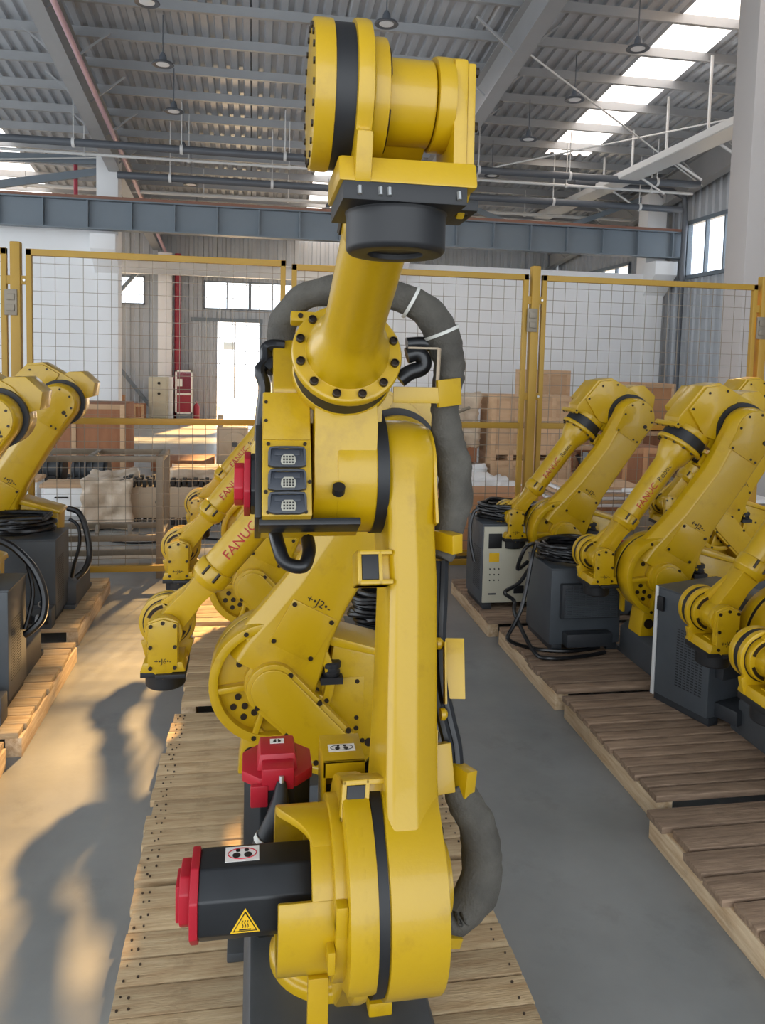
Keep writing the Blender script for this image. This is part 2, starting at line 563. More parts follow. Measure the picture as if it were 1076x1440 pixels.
wy = (14.2, 19.05)
side_rect(-8.0, wy[0], 0, 8.2)
side_rect(wy[0], wy[1], 0, WZ0)
side_rect(wy[0], wy[1], WZ1, 9.5)
side_rect(wy[1], 22.2, 0, 9.5)
side_rect(22.2, 27.0, 0, 4.3)
side_rect(22.2, 27.0, 5.4, 9.5)
side_rect(27.0, 28.0, 0, 9.5)
O('wall_right', mb.mesh('wall_right', smooth=0), SHEET, kind='structure', label='grey ribbed side wall with blue-lit windows')
for (ya, yb, za, zb, n, lab) in ((wy[0], wy[1], WZ0, WZ1, 6, 'blue window strip in the side wall beside the white column'),
                                 (22.2, 27.0, 4.3, 5.4, 5, 'small bright window beyond the end of the crane beam')):
    w = E('window_%d' % wn, (XW, ya, za), kind='structure', label=lab)
    fr = MB()
    fr.box(XW - .08, XW + .06, ya, yb, za - .06, za + .04).box(XW - .08, XW + .06, ya, yb, zb - .05, zb + .06)
    fr.box(XW - .08, XW + .06, ya, ya + .06, za, zb).box(XW - .08, XW + .06, yb - .06, yb, za, zb)
    into(w, O('frame', fr.mesh('frame', smooth=0), BEAM))
    for k in range(1, n):
        y = ya + (yb - ya) * k / n
        into(w, O('mullion', bx(XW - .05, XW + .05, y - .03, y + .03, za, zb), BEAM))
    for k in range(n):
        y, y2 = ya + (yb - ya) * k / n, ya + (yb - ya) * (k + 1) / n
        into(w, O('pane', bx(XW - .005, XW + .005, y + .02, y2 - .02, za + .02, zb - .02), GLASS))
    wn += 1

# crane beam (riveted plate girder with stiffeners)
cb = E('crane_beam', (2, 19.2, 5.2), kind='structure', label='blue-grey crane runway girder spanning the hall')
YB0 = 19.12
into(cb, O('girder', MB().box(-16, 11.2, YB0 - .01, YB0 + .01, 5.2, 5.8).box(-16, 11.2, YB0 - .17, YB0 + .17, 5.8, 5.83)
          .box(-16, 11.2, YB0 - .14, YB0 + .14, 5.15, 5.18).mesh('girder', smooth=0), BEAM))
st = bx(-.015, .015, YB0 - .13, YB0 + .13, 5.18, 5.8)
st.materials.append(BEAM)
for k in range(28):
    o = O('stiffener', st, None, cb)
    o.matrix_basis = Matrix.Translation((-15.6 + k * .98, 0, 0))
    o.matrix_parent_inverse = cb.matrix_basis.inverted()
into(cb, O('rail', MB().box(-16, 11.2, YB0 - .04, YB0 + .04, 5.83, 5.92).mesh('rail', smooth=0), mat('rusty_rail', srgb(140, 96, 76), .6)))
# second runway beam further back
O('crane_beam', MB().box(-16, 11.2, 26.8, 26.82, 4.95, 5.35).box(-16, 11.2, 26.7, 26.92, 5.35, 5.38).box(-16, 11.2, 26.7, 26.92, 4.93, 4.96).mesh('crane_beam', smooth=0),
  PIPEW, kind='structure', label='slim pale girder under the far roof edge')

# overhead pipes
def pipe(name, lab, pts, r, mt, hang=True, seg=10):
    t = E(name, pts[0], label=lab, category='pipe', group='overhead pipes')
    into(t, O('pipe', MB().tube(pts, r, seg, 1).mesh('pipe'), mt))
    if hang:
        a, b = Vector(pts[0]), Vector(pts[-1])
        n = int((b - a).length / 2.1)
        hb = MB().cyl((0, 0, -r), (0, 0, rz(a.y) - .15 - a.z), .012, 6).ring((0, 0, 0), 'X', r, r + .02, -.03, .03, 12).mesh('hanger')
        hb.materials.append(PIPEW)
        for k in range(n):
            p = a.lerp(b, (k + .5) / n)
            o = O('hanger', hb, None, t)
            o.matrix_basis = Matrix.Translation(p)
            o.matrix_parent_inverse = t.matrix_basis.inverted()


pipe('overhead_pipe', 'upper dark pipe running across under the roof', [(-16, 17.5, 6.7), (10.6, 17.5, 6.7)], .085, PIPE)
pipe('overhead_pipe', 'lower dark pipe from the column above the crane beam', [(-3.1, 18.6, 6.32), (10.8, 18.6, 6.32)], .085, PIPE)
pipe('overhead_pipe', 'thin pale pipe just under the upper dark pipe', [(-16, 18.1, 6.62), (10.8, 18.1, 6.62)], .035, PIPEW)
pipe('overhead_pipe', 'pale pipe high above the crane beam', [(-16, 21.5, 6.55), (11, 21.5, 6.55)], .05, PIPEW)
pipe('overhead_pipe', 'pinkish conduit clipped along the left rafter', [(-3.05, 5, rz(5) - .86), (-3.05, 27.9, rz(27.9) - .82)], .05, PIPEP, False)
pipe('overhead_pipe', 'red fire pipe standing beside the far white column', [(-2.62, 27.7, 0), (-2.62, 27.7, 5.75)], .11, PIPER, False)
pipe('overhead_pipe', 'red pipe drop above the crane beam', [(-4.35, 20.2, 5.4), (-4.35, 20.2, 7.0)], .05, PIPER, False)
pipe('overhead_pipe', 'black downpipe bending down the side wall beside the window', [(8, 18.9, 6.9), (10.7, 18.9, 6.85), (11.05, 18.9, 6.7), (11.1, 18.9, 6.3), (11.1, 18.9, 0)], .07, PIPE, False)
# bracing and fluorescent cable tray on the right
tr = E('cable_tray', (10, 14, 7.2), label='pale cable tray hung below the roof beside the side wall', category='cable tray')
pa, pb = at(1030, 185, 13.0), at(800, 290, 21.5)
dn = (pb - pa).normalized()
tm = MB().bar(pa - dn * 4, pb + dn * 4, .5, .05)
tm.bar(pa - dn * 4 + Vector((-.25, 0, .06)), pb + dn * 4 + Vector((-.25, 0, .06)), .03, .14)
tm.bar(pa - dn * 4 + Vector((.25, 0, .06)), pb + dn * 4 + Vector((.25, 0, .06)), .03, .14)
into(tr, O('tray', tm.mesh('tray', smooth=0), PIPEW))
for k in range(5):
    p = pa.lerp(pb, .1 + k * .2)
    into(tr, O('tray_hanger', MB().bar(p + Vector((0, 0, .05)), (p.x, p.y, rz(p.y) - .1), .04), PIPEW))
    into(tr, O('tray_strut', MB().bar(p + Vector((.25, 0, 0)), (p.x + .8, p.y - .1, p.z - .35), .04), PIPEW))
brc = E('roof_bracing', (6, 15, 7), kind='structure', label='thin crossed tie rods under the roof')
for a, b in (((4.6, 13.0, 7.55), (11.0, 18.0, 6.8)), ((4.6, 18.8, 6.8), (11.0, 13.4, 7.5)), ((-11, 20, 6.4), (-3.6, 19.9, 7.0))):
    into(brc, O('tie_rod', MB().cyl(a, b, .018, 6), PIPEW))
for a, b, w in (((-16, 20.1, 6.75), (-3.7, 20.1, 6.95), .2), ((-9.5, 20.1, 5.6), (-3.75, 20.1, 6.7), .18), ((4.2, 20.2, 6.9), (7.6, 20.2, 5.7), .14), ((7.6, 20.2, 5.7), (10.6, 20.2, 6.9), .14)):
    into(brc, O('brace', MB().bar(a, b, .1, w), BEAM))
# exit sign on the right rafter
p = at(672, 92, 10.0)
p = at(672, 92, 10.0 * 4.425 / p.x)
O('exit_sign', bx(p.x - .015, p.x + .015, p.y - .16, p.y + .16, p.z - .08, p.z + .08, .005), GREEN, label='small green exit sign on the rafter beside the front robot wrist', category='exit sign')

# ------------------------------------------------------------------ high bay lamps
shade_me = MB().lathe([(.03, .2), (.06, .14), (.07, .06), (.17, .03), (.19, 0), (.175, -.01), (.12, .004), (.12, .02)], (0, 0, 0), 'Z', 24).mesh('lamp_shade')
shade_me.materials.append(PIPE)
dif_me = MB().lathe([(.0, .0), (.06, 0), (.115, .006), (.115, .03), (.0, .03)], (0, 0, -.004), 'Z', 20, False).mesh('diffuser')
dif_me.materials.append(LENS)
lamp_spots = [(-1.62, 12.25, 'nearest of the row left of the front robot'), (-1.6, 14.1, 'second lamp of the row left of the front robot'),
              (-1.6, 15.95, 'third lamp of the row left of the front robot'), (-1.6, 17.95, 'fourth lamp of the row left of the front robot'),
              (-1.6, 20.15, 'lamp just above the crane beam left of the front robot'), (-1.6, 22.2, 'lamp seen low behind the crane beam at left'),
              (1.97, 12.2, 'lamp straight above the front robot wrist'), (1.97, 21.5, 'lamp low behind the crane beam near the forearm'),
              (6.16, 12.2, 'nearest lamp of the row beside the skylight'), (5.9, 14.1, 'second lamp of the row beside the skylight'), (5.7, 16.0, 'third lamp of the row beside the skylight'),
              (5.6, 18.2, 'farthest lamp of the row beside the skylight')]
for X, Y, lab in lamp_spots:
    z = rz(Y) - 1.02
    t = E('ceiling_lamp', (X, Y, z), label='high bay lamp, ' + lab, category='lamp', group='high bay lamps under the roof')
    O('lamp_shade', shade_me, None, t)
    O('diffuser', dif_me, None, t)
    O('rod', MB().cyl((0, 0, .18), (0, 0, .83), .01, 6), PIPE, t)

# ------------------------------------------------------------------ fence
YFN = 7.7
fence_panels = [(-4.62, -2.27, 'at the frame edge beyond the nearest robots'), (-2.1, .3, 'before the open doorway'), (.36, 2.8, 'behind the front robot forearm and grey hose'), (2.95, 5.42, 'behind the far yellow robots')]
for x0, x1, lab in fence_panels:
    t = E('mesh_fence', ((x0 + x1) / 2, YFN, 0), label='yellow framed wire mesh fence bay ' + lab, category='fence', group='yellow mesh fence panels')
    z0, z1, zm = .16, 3.24 if x0 < 0 else 3.21, 1.64
    rail = lambda a, b, c, d, w=.05: bx(a, b, YFN - w / 2, YFN + w / 2, c, d, .004)
    into(t, O('top_rail', rail(x0, x1, z1 - .06, z1), FYEL))
    into(t, O('middle_rail', rail(x0 + .04, x1 - .04, zm - .03, zm + .03), FYEL))
    into(t, O('bottom_rail', rail(x0, x1, z0, z0 + .06), FYEL))
    into(t, O('upright', rail(x0, x0 + .05, z0, z1), FYEL))
    into(t, O('upright', rail(x1 - .05, x1, z0, z1), FYEL))
    wm = MB()
    n = round((x1 - x0) / .128)
    for k in range(1, n):
        x = x0 + (x1 - x0) * k / n
        wm.box(x - .0025, x + .0025, YFN - .0025, YFN + .0025, z0 + .03, z1 - .03)
    nz = round((z1 - z0) / .128)
    for k in range(1, nz):
        z = z0 + (z1 - z0) * k / nz
        wm.box(x0 + .03, x1 - .03, YFN + .0025, YFN + .0075, z - .0025, z + .0025)
    into(t, O('wire_mesh', wm.mesh('wire_mesh', smooth=0), RACK, kind='stuff'))
for X, lab in ((-2.19, 'left of the doorway view'), (2.875, 'behind the wrist of the farthest robot'), (5.5, 'beside the broad white column')):
    t = E('fence_post', (X, YFN, 0), label='yellow square fence post with clamps, ' + lab, category='fence post', group='yellow fence posts')
    into(t, O('post', bx(X - .045, X + .045, YFN - .045, YFN + .045, 0, 3.3, .012), FYEL))
    into(t, O('base_plate', bx(X - .1, X + .1, YFN - .1, YFN + .1, 0, .012), FYEL))
    for z in (2.95, 1.95, .75):
        into(t, O('clamp', MB().box(X - .1, X + .1, YFN - .02, YFN + .02, z - .04, z + .04).mesh('clamp', .006), FYEL))
        into(t, O('clamp_bolt', MB().cyl((X + .075, YFN - .03, z), (X + .075, YFN - .02, z), .012, 8), STEEL))
    into(t, O('latch', MB().box(X - .09, X + .02, YFN - .06, YFN - .04, 2.62, 2.86).box(X - .07, X + .0, YFN - .075, YFN - .06, 2.66, 2.72).box(X - .07, X, YFN - .075, YFN - .06, 2.76, 2.82).mesh('latch', .004), RACK))
# ------------------------------------------------------------------ things behind the fence
def thing(name, lab, cat, loc, **k):
    return E(name, loc, label=lab, category=cat, **k)


# steel rack frame right behind the fence
rk = thing('steel_rack', 'grey steel tube rack standing right behind the fence', 'rack', (-1.8, 8.3, 0))
def rbar(name, a, b, w=.06):
    into(rk, O(name, MB().bar(a, b, w).mesh(name, .004), RACK))
for X in (-.93, -2.9):
    for Y in (8.02, 8.62):
        rbar('post', (X, Y, 0), (X, Y, 1.26), .07)
for z in (1.23, .42, .12):
    for Y in (8.02, 8.62):
        rbar('rail', (-2.9, Y, z), (-.93, Y, z))
    rbar('end_rail', (-.93, 8.02, z), (-.93, 8.62, z))
for X in (-1.22, -1.55):
    rbar('cross_bar', (X, 8.02, .42 if X > -1.6 else 1.23), (X - .1, 8.62, .42), .04)
rbar('cross_bar', (-1.62, 8.02, 1.23), (-1.62, 8.62, 1.23), .05)

# plastic-wrapped chain conveyor section
from mathutils import noise as _nz
cv = thing('conveyor_section', 'tan conveyor section with black chains half wrapped in plastic', 'conveyor', (-1.1, 10.6, 0))
into(cv, O('bed', bx(-2.0, .2, 10.3, 11.0, .14, .56, .02), TAN))
for zc, nm in ((.6, 0), (.08, 1)):
    for Yc in ((10.35, 10.62) if zc > .3 else (10.33,)):
        ln = MB()
        for k in range(26):
            x = -1.7 + k * .072
            ln.box(x, x + .05, Yc - .05, Yc + .05, zc - .05 + .02 * (k % 2), zc + .05 + .02 * (k % 2))
        into(cv, O('chain', ln.mesh('chain', .006), DARKM, kind='stuff'))
into(cv, O('port', MB().ring((-1.2, 10.29, .36), 'Y', .03, .05, -.01, .015, 16), DARKM))


def lumps(x0, x1, y0, y1, z0, z1, amp, n=14, seed=0, name='plastic_wrap'):
    bm = bmesh.new()
    bmesh.ops.create_cube(bm, size=1)
    bmesh.ops.subdivide_edges(bm, edges=bm.edges, cuts=n, use_grid_fill=True)
    for v in bm.verts:
        p = v.co
        q = Vector((p.x * (x1 - x0) + (x0 + x1) / 2, p.y * (y1 - y0) + (y0 + y1) / 2, (p.z + .5) * (z1 - z0) + z0))
        d = _nz.noise(q * 4 + Vector((seed, 0, 0))) * amp + _nz.noise(q * 11 + Vector((0, seed, 0))) * amp * .5
        rnd_ = Vector((p.x, p.y, p.z * .8))
        q += rnd_.normalized() * d if rnd_.length > 0 else Vector()
        q.z = max(q.z, z0)
        v.co = q
    me = bpy.data.meshes.new(name)
    bm.to_mesh(me)
    bm.free()
    me.shade_smooth()
    return me


into(cv, O('plastic_wrap', lumps(-2.15, -1.55, 10.2, 11.05, .02, .66, .1, seed=1), PLAST))
into(cv, O('plastic_wrap', lumps(-1.1, .1, 10.45, 11.0, .6, .76, .05, seed=2), PLAST))
O('floor_cable', MB().tube([(-2.0, 9.9, .012), (-1.6, 9.55, .012), (-1.2, 9.5, .012), (-.8, 9.7, .012), (-.2, 9.55, .012)], .012, 6).mesh('floor_cable'), CABLE,
  label='thin black cable lying on the floor before the wrapped conveyor', category='cable')
# two white lidded boxes
for (x, y, lab) in ((-2.62, 11.4, 'small white box with tan lid beside the wrapped conveyor'), (-3.35, 11.9, 'small white box with tan lid farther from the conveyor')):
    t = thing('storage_box', lab, 'box', (x, y, 0), group='white lidded boxes')
    O('box_body', bx(-.27, .27, -.22, .22, 0, .4, .015), WALLW, t)
    O('lid', bx(-.29, .29, -.24, .24, .4, .45, .008), CRATEP, t)
    O('handle', MB().tube([(-.08, -.225, .26), (-.07, -.25, .27), (.07, -.25, .27), (.08, -.225, .26)], .01, 6), DARKM, t)
# tangled dark machine parts
for k, (x, y, lab) in enumerate(((-3.9, 12.6, 'dark gearbox lying among the machine parts near the crate'), (-3.3, 13.0, 'dark finned motor lying before the brown crate'), (-2.6, 12.9, 'low dark machine foot before the brown crate'))):
    t = thing('machine_part', lab, 'machine part', (x, y, 0), group='dark machine parts on the floor')
    O('casing', MB().box(-.3, .22, -.2, .2, 0, .32 + .16 * (k == 0)).mesh('casing', .04), DARKM, t)
    O('drum', MB().lathe([(.1, -.3), (.16, -.28), (.16, .2), (.1, .24)], (.05, -.05, .42), 'X', 18), PED, t)
    O('flange', MB().lathe([(.2, .24), (.2, .27)], (.05, -.05, .4), 'X', 20), DARKM, t)
    for j in range(4):
        O('fin', bx(-.2 + j * .09, -.18 + j * .09, -.23, .12, .3, .62, .004), PED, t)


def crate(lab, x0, x1, y0, y1, z0, z1, mt=CRATE, bt=CRATEP, nb=2, name='crate', foot=.09, grp=None, cross=0):
    t = thing(name, lab, 'crate', ((x0 + x1) / 2, (y0 + y1) / 2, z0), **({'group': grp} if grp else {}))
    into(t, O('box', bx(x0, x1, y0, y1, z0 + foot, z1, .008), mt))
    for k in range(3):
        x = x0 + (x1 - x0 - .1) * k / 2
        into(t, O('skid', bx(x, x + .1, y0, y1, z0, z0 + foot, .004), bt))
    for k in range(nb + 2):
        x = x0 + (x1 - x0 - .08) * k / (nb + 1)
        into(t, O('batten', bx(x, x + .08, y0 - .022, y0, z0 + foot, z1, .004), bt))
    for z in (z0 + foot, z1 - .09):
        for k in range(nb + 1):
            x = x0 + (x1 - x0 - .08) * k / (nb + 1) + .08
            xe = x0 + (x1 - x0 - .08) * (k + 1) / (nb + 1)
            into(t, O('batten', bx(x, xe, y0 - .02, y0, z, z + .09, .004), bt))
    return t


crate('big brown plywood crate behind the left row robots', -4.9, -2.3, 14.5, 15.6, 0, 1.36, nb=2)
O('plywood_sheet', bx(-1.95, -.78, 15.4, 16.4, 0, .22, .01), CRATE, label='low brown plywood stack on the bright far floor', category='plywood')
mc = thing('beige_machine', 'small beige machine with a round cover beyond the fence', 'machine', (-.45, 15.9, 0))
into(mc, O('body', bx(-.72, -.1, 15.7, 16.3, 0, .86, .04), TAN))
into(mc, O('round_cover', MB().lathe([(.24, 0), (.24, .06), (.1, .09)], (-.36, 15.72, .52), (0, -1, 0), 24), TAN))
into(mc, O('column', bx(-.7, -.6, 15.75, 15.85, .86, 1.1, .01), TAN))
into(mc, O('hub', MB().cyl((-.36, 15.66, .52), (-.36, 15.6, .52), .06, 16), PED))

# far end: control cabinet, hydrant cabinet, cartons
cbn = thing('control_cabinet', 'tall pale control cabinet before the far white column', 'cabinet', (-3.12, 27.2, 0))
into(cbn, O('body', bx(-3.5, -2.85, 26.9, 27.4, .06, 1.5, .02), BEIGE))
into(cbn, O('door', bx(-3.46, -2.89, 26.88, 26.9, .12, 1.44, .006), BEIGE))
into(cbn, O('side_panel', bx(-2.85, -2.7, 27.0, 27.4, .06, 1.5, .01), WALLW))
for z in (1.3, .95):
    into(cbn, O('switch', MB().cyl((-3.15, 26.85, z), (-3.15, 26.88, z), .05, 10), STBLK))
into(cbn, O('plinth', bx(-3.5, -2.85, 26.9, 27.4, 0, .06), PED))
hy = thing('hydrant_cabinet', 'red and white fire hydrant cabinet with glass door beside the red pipe', 'cabinet', (-2.35, 27.3, 0))
into(hy, O('body', bx(-2.62, -2.08, 27.1, 27.5, .25, 1.75, .01), PIPER))
fr = MB().box(-2.64, -2.06, 27.06, 27.1, .25, .31).box(-2.64, -2.06, 27.06, 27.1, 1.69, 1.75).box(-2.64, -2.58, 27.06, 27.1, .25, 1.75).box(-2.12, -2.06, 27.06, 27.1, .25, 1.75).box(-2.6, -2.1, 27.06, 27.1, .9, .97)
into(hy, O('door_frame', fr.mesh('door_frame'), WHITE))
into(hy, O('pane', bx(-2.58, -2.12, 27.07, 27.08, .97, 1.69), GLASS))
into(hy, O('stand', bx(-2.6, -2.1, 27.12, 27.48, 0, .25), BEAM))
into(hy, O('notice', bx(-2.57, -2.4, 27.05, 27.06, 1.2, 1.45), WHITE))
O('extinguisher', MB().lathe([(.09, 0), (.1, .02), (.1, .5), (.06, .58), (.03, .62), (.03, .68)], (-1.93, 27.2, 0), 'Z', 16).box(-1.96, -1.9, 27.08, 27.2, .62, .68).mesh('extinguisher', .004), PIPER,
  label='small red fire extinguisher beside the hydrant cabinet', category='extinguisher')
for (x0, x1, z0, z1, lab) in ((-5.3, -4.2, .0, .9, 'large orange-brown carton on the far floor'), (-5.0, -4.45, .91, 1.45, 'small pale carton on top of the large far carton')):
    t = thing('carton', lab, 'carton', ((x0 + x1) / 2, 26.3, z0))
    into(t, O('box', bx(x0, x1, 25.9, 26.7, z0, z1, .01), CARTON))
    into(t, O('tape', bx((x0 + x1) / 2 - .05, (x0 + x1) / 2 + .05, 25.892, 26.705, z0 + .02, z1 + .004), CRATEP))
crate('low brown crate pile beside the control cabinet', -4.15, -3.55, 26.2, 26.8, 0, .62, nb=1)
c = E('column', (-3.03, 27.6, 0), kind='structure', label='white column at the far wall beside the red pipe')
into(c, O('shaft', bx(-3.27, -2.8, 27.5, 27.9, 0, 5.75, .01), WALLW))
O('wall_brace', MB().bar((-5.2, 27.6, 2.6), (-3.4, 27.6, .3), .1, .12), BEAM, kind='structure', label='diagonal grey brace on the far wall')
O('wall_brace', MB().bar((-5.2, 27.6, 3.6), (-3.5, 27.6, 5.6), .1, .12), BEAM, kind='structure', label='diagonal grey brace before the small far window')

# ------- right side behind the fence
G = 'pale crates stacked in two columns'
for ci, (x0, x1, tops) in enumerate(((4.12, 4.86, 3), (4.9, 5.62, 3))):
    for k in range(tops):
        crate('%s pale crate of the %s column behind the fence post' % (['bottom', 'middle', 'top'][k], ['hose side', 'robot side'][ci]),
              x0, x1, 12.9, 13.6, k * .575, (k + 1) * .575 - .004, CRATEP, CRATEP, 1, foot=.1, grp=G)
t = thing('wrapped_machine', 'machine shrouded in clear plastic beside the grey hose', 'machine', (3.6, 13.4, 0))
into(t, O('plastic_wrap', lumps(3.1, 3.95, 13.1, 13.9, .75, 1.7, .16, seed=5), PLAST))
into(t, O('crate_base', bx(3.2, 3.95, 13.15, 13.8, .5, .78, .01), CRATE))
into(t, O('white_skirt', lumps(2.9, 4.0, 12.9, 13.9, 0, .5, .1, seed=8, name='white_skirt'), WALLW))
into(t, O('hose', MB().tube([(3.7, 12.85, 1.5), (3.4, 12.8, 1.38), (3.25, 12.8, 1.25), (3.5, 12.75, 1.1), (3.55, 12.75, .9), (3.4, 12.8, .72)], .03, 8), RACK))
# timber frame rack
t = thing('timber_rack', 'dark timber frame rack behind the farthest right robot', 'rack', (6.2, 13.6, 0))
for x in (5.75, 6.25, 6.75):
    into(t, O('post', bx(x, x + .09, 13.3, 13.4, 0, 1.32, .004), CRATE))
    into(t, O('post', bx(x, x + .09, 14.0, 14.1, 0, 1.32, .004), CRATE))
for z in (.2, .72, 1.24):
    into(t, O('rail', bx(5.7, 6.9, 13.27, 13.3, z, z + .1, .004), CRATEP))
    into(t, O('rail', bx(5.7, 6.9, 14.1, 14.13, z, z + .1, .004), CRATEP))
into(t, O('shelf', bx(5.7, 6.9, 13.3, 14.1, .68, .715), CRATE))
into(t, O('strut', MB().bar((6.3, 13.5, .1), (6.0, 13.5, .6), .06), PED))
crate('pink-brown crate high behind the elbow of the farthest right robot', 6.92, 8.3, 14.15, 15.1, 1.02, 1.95, CARTON, CRATEP, 1)
crate('pink-brown crate under the high crate', 6.95, 8.28, 14.15, 15.1, 0, 1.0, CRATE, CRATEP, 1)
crate('brown crate between the arms of the two far right robots', 6.1, 6.9, 11.9, 12.6, 0, .92, CRATE, CARTON, 1)
crate('pale crate at the foot of the side wall', 8.6, 9.6, 13.6, 14.6, 0, 1.5, CRATEP, CRATEP, 2)
crate('pale small crate on the stack far behind the fence', 5.75, 6.7, 15.6, 16.4, 1.0, 2.15, CRATEP, CRATEP, 1)
crate('pale large crate below the far small crate', 5.5, 6.9, 15.5, 16.5, 0, .99, CRATEP, CRATEP, 2)
# white panel stack and loose boards
for k in range(6):
    O('board_sheet', bx(4.3 + .05 * (k % 3), 5.5 + .06 * ((k * 2) % 3), 10.0 + .03 * k, 10.9, .3 + k * .045, .338 + k * .045, .004), CRATEP if k % 2 else WALLW,
      label=['lowest', 'second lowest', 'third lowest', 'third highest', 'second highest', 'top'][k] + ' flat board of the loose stack beside the far right robot', category='board', group='loose flat boards')
O('bench', MB().box(4.25, 5.65, 9.98, 10.95, .25, .3).box(4.3, 4.4, 10.0, 10.9, 0, .25).box(5.5, 5.6, 10.0, 10.9, 0, .25).mesh('bench', .004), CRATE, label='low wooden skid carrying the loose flat boards', category='skid')
t = thing('grey_slab_box', 'grey-topped low box behind the arm of the second right robot', 'box', (5.6, 8.9, 0))
into(t, O('body', bx(4.9, 6.4, 8.6, 9.4, .05, .62, .01), RACK))
into(t, O('top', bx(4.85, 6.45, 8.55, 9.45, .62, .67, .006), WALLW))
into(t, O('foot', bx(5.0, 6.3, 8.7, 9.3, 0, .05), PED))
t = thing('plywood_box', 'brown plywood box right behind the controller with beige panel', 'box', (2.4, 8.6, 0))
into(t, O('body', bx(1.75, 3.3, 8.3, 9.0, .12, .78, .01), CARTON))
for x in (1.75, 2.5, 3.2):
    into(t, O('skid', bx(x, x + .1, 8.3, 9.0, 0, .12, .004), FYEL))
into(t, O('base_board', bx(1.75, 3.3, 8.28, 8.3, .1, .17, .003), FYEL))
O('white_sheet_pile', lumps(2.6, 4.1, 10.9, 12.3, 0, .42, .12, seed=11, name='white_sheet_pile'), WALLW, label='crumpled white plastic sheet on the floor behind the fence', category='plastic sheet')
# ------------------------------------------------------------------ pallets
def pallet(x0, x1, y0, y1, n, lab, wood=WOOD, swood=WOODS, zt=.15, grp='wooden pallets under the robots', nails=False, seed=1, jag=.02, cut=None):
    rnd = random.Random(seed)
    t = E('pallet', ((x0 + x1) / 2, (y0 + y1) / 2, 0), label=lab, category='pallet', group=grp)
    for xs in (x0 + .0, (x0 + x1) / 2 - .045, x1 - .09):
        into(t, O('stringer', bx(xs, xs + .09, y0 + .01, y1 - .01, 0, zt - .036, .004), swood))
    p = (y1 - y0) / n
    nm = MB()
    for k in range(n):
        w = p - rnd.uniform(.004, .012) - (.013 if wood is WOODG else 0)
        a = y0 + p * k + rnd.uniform(0, .004)
        jx = rnd.uniform(-jag, jag * .4)
        b = bx(-(x1 - x0) / 2, (x1 - x0) / 2, -w / 2, w / 2, -.017, .017, .003)
        o = O('board', b, wood, None, Matrix.Translation(((x0 + x1) / 2 + jx, a + w / 2, zt - .018 + rnd.uniform(-.003, .001)))
              @ Matrix.Rotation(rnd.uniform(-.004, .004), 4, 'Z') @ Matrix.Rotation(rnd.uniform(-.006, .006), 4, 'X'))
        into(t, o)
        if nails:
            for xx in (x0 + .03, x0 + .06, x1 - .04):
                for q in (.25, .7):
                    c = Vector((xx + rnd.uniform(-.012, .012), a + w * q + rnd.uniform(-.01, .01), zt))
                    nm.cyl(c + Vector((0, 0, -.004)), c + Vector((0, 0, .0025)), rnd.uniform(.003, .0055), 6)
    if nails:
        into(t, O('nails', nm, NAIL, kind='stuff'))
    return t


G2 = 'pallets in the middle row'
pallet(-.44, .96, 1.55, 3.06, 12, 'pale wooden pallet under the front robot', nails=True, seed=3, grp=G2)
pallet(-.45, .97, 3.1, 4.6, 13, 'pale wooden pallet under the robot right behind the front robot', nails=True, seed=4, grp=G2)
pallet(-.42, 1.0, 4.74, 6.1, 12, 'pale wooden pallet third from the camera in the middle row', seed=5, grp=G2)
pallet(-.45, .95, 6.2, 7.5, 12, 'pale wooden pallet in the middle row nearest the fence', seed=6, grp=G2)
G3 = 'pallets in the left row'
pallet(-3.3, -1.33, 6.16, 7.55, 12, 'wooden pallet of the left row nearest the fence', seed=7, grp=G3)
pallet(-3.2, -1.27, 4.45, 5.85, 12, 'wooden pallet of the left row second from the fence', seed=8, grp=G3)
pallet(-3.2, -1.32, 2.9, 4.36, 12, 'wooden pallet of the left row cut by the frame edge', seed=9, grp=G3)
G4 = 'pallets in the right row'
pallet(1.96, 5.3, 6.02, 7.25, 12, 'weathered pallet of the right row nearest the fence, under the beige panelled controller', WOODG, seed=10, grp=G4)
pallet(2.0, 4.6, 4.66, 5.88, 12, 'weathered pallet of the right row under the controller with coiled cable', WOODG, seed=11, grp=G4)
pallet(2.02, 4.6, 3.4, 4.58, 12, 'weathered pallet of the right row under the controller with open door edge', WOODG, seed=12, grp=G4)
pallet(1.93, 4.5, 2.02, 3.32, 8, 'reddish weathered pallet of the right row nearest the camera', WOODG, seed=13, grp=G4, jag=.05)

# ------------------------------------------------------------------ robot template
JX, JZ = .312, .71           # J2 axis in the robot frame
ARM, FORE, QO = 1.16, 1.3, .25
T = []                       # (who, name, mesh, material, frame, parent index or None, kind)


SH = -.055


def arm_shift(z):
    """the arm stands closer to the turret at the shoulder than at the elbow"""
    return SH * min(1, max(0, (.75 - z) / .6))


def part(name, mb, mt, frame, bev=0.0, who='all', sub=None, kind=None, seg=2, ang=32, shift=0.0):
    if isinstance(mb, MB):
        if frame == 'A':
            mb.v = [(x, y + arm_shift(z), z) for x, y, z in mb.v]
        elif shift:
            mb.v = [(x, y + shift, z) for x, y, z in mb.v]
        me = mb.mesh(name, bev, seg, ang=ang)
    else:
        me = mb
        if frame == 'A':
            for v in me.vertices:
                v.co.y += arm_shift(v.co.z)
    if not me.materials:
        me.materials.append(mt)
    T.append((who, name, me, frame, sub, kind))
    return len(T) - 1


def arc(cx, cz, r, a0, a1, n):
    return [(cx + r * cos(radians(a0 + (a1 - a0) * i / n)), cz + r * sin(radians(a0 + (a1 - a0) * i / n))) for i in range(n + 1)]


SIDE = lambda u, v, l: (u, l, v)
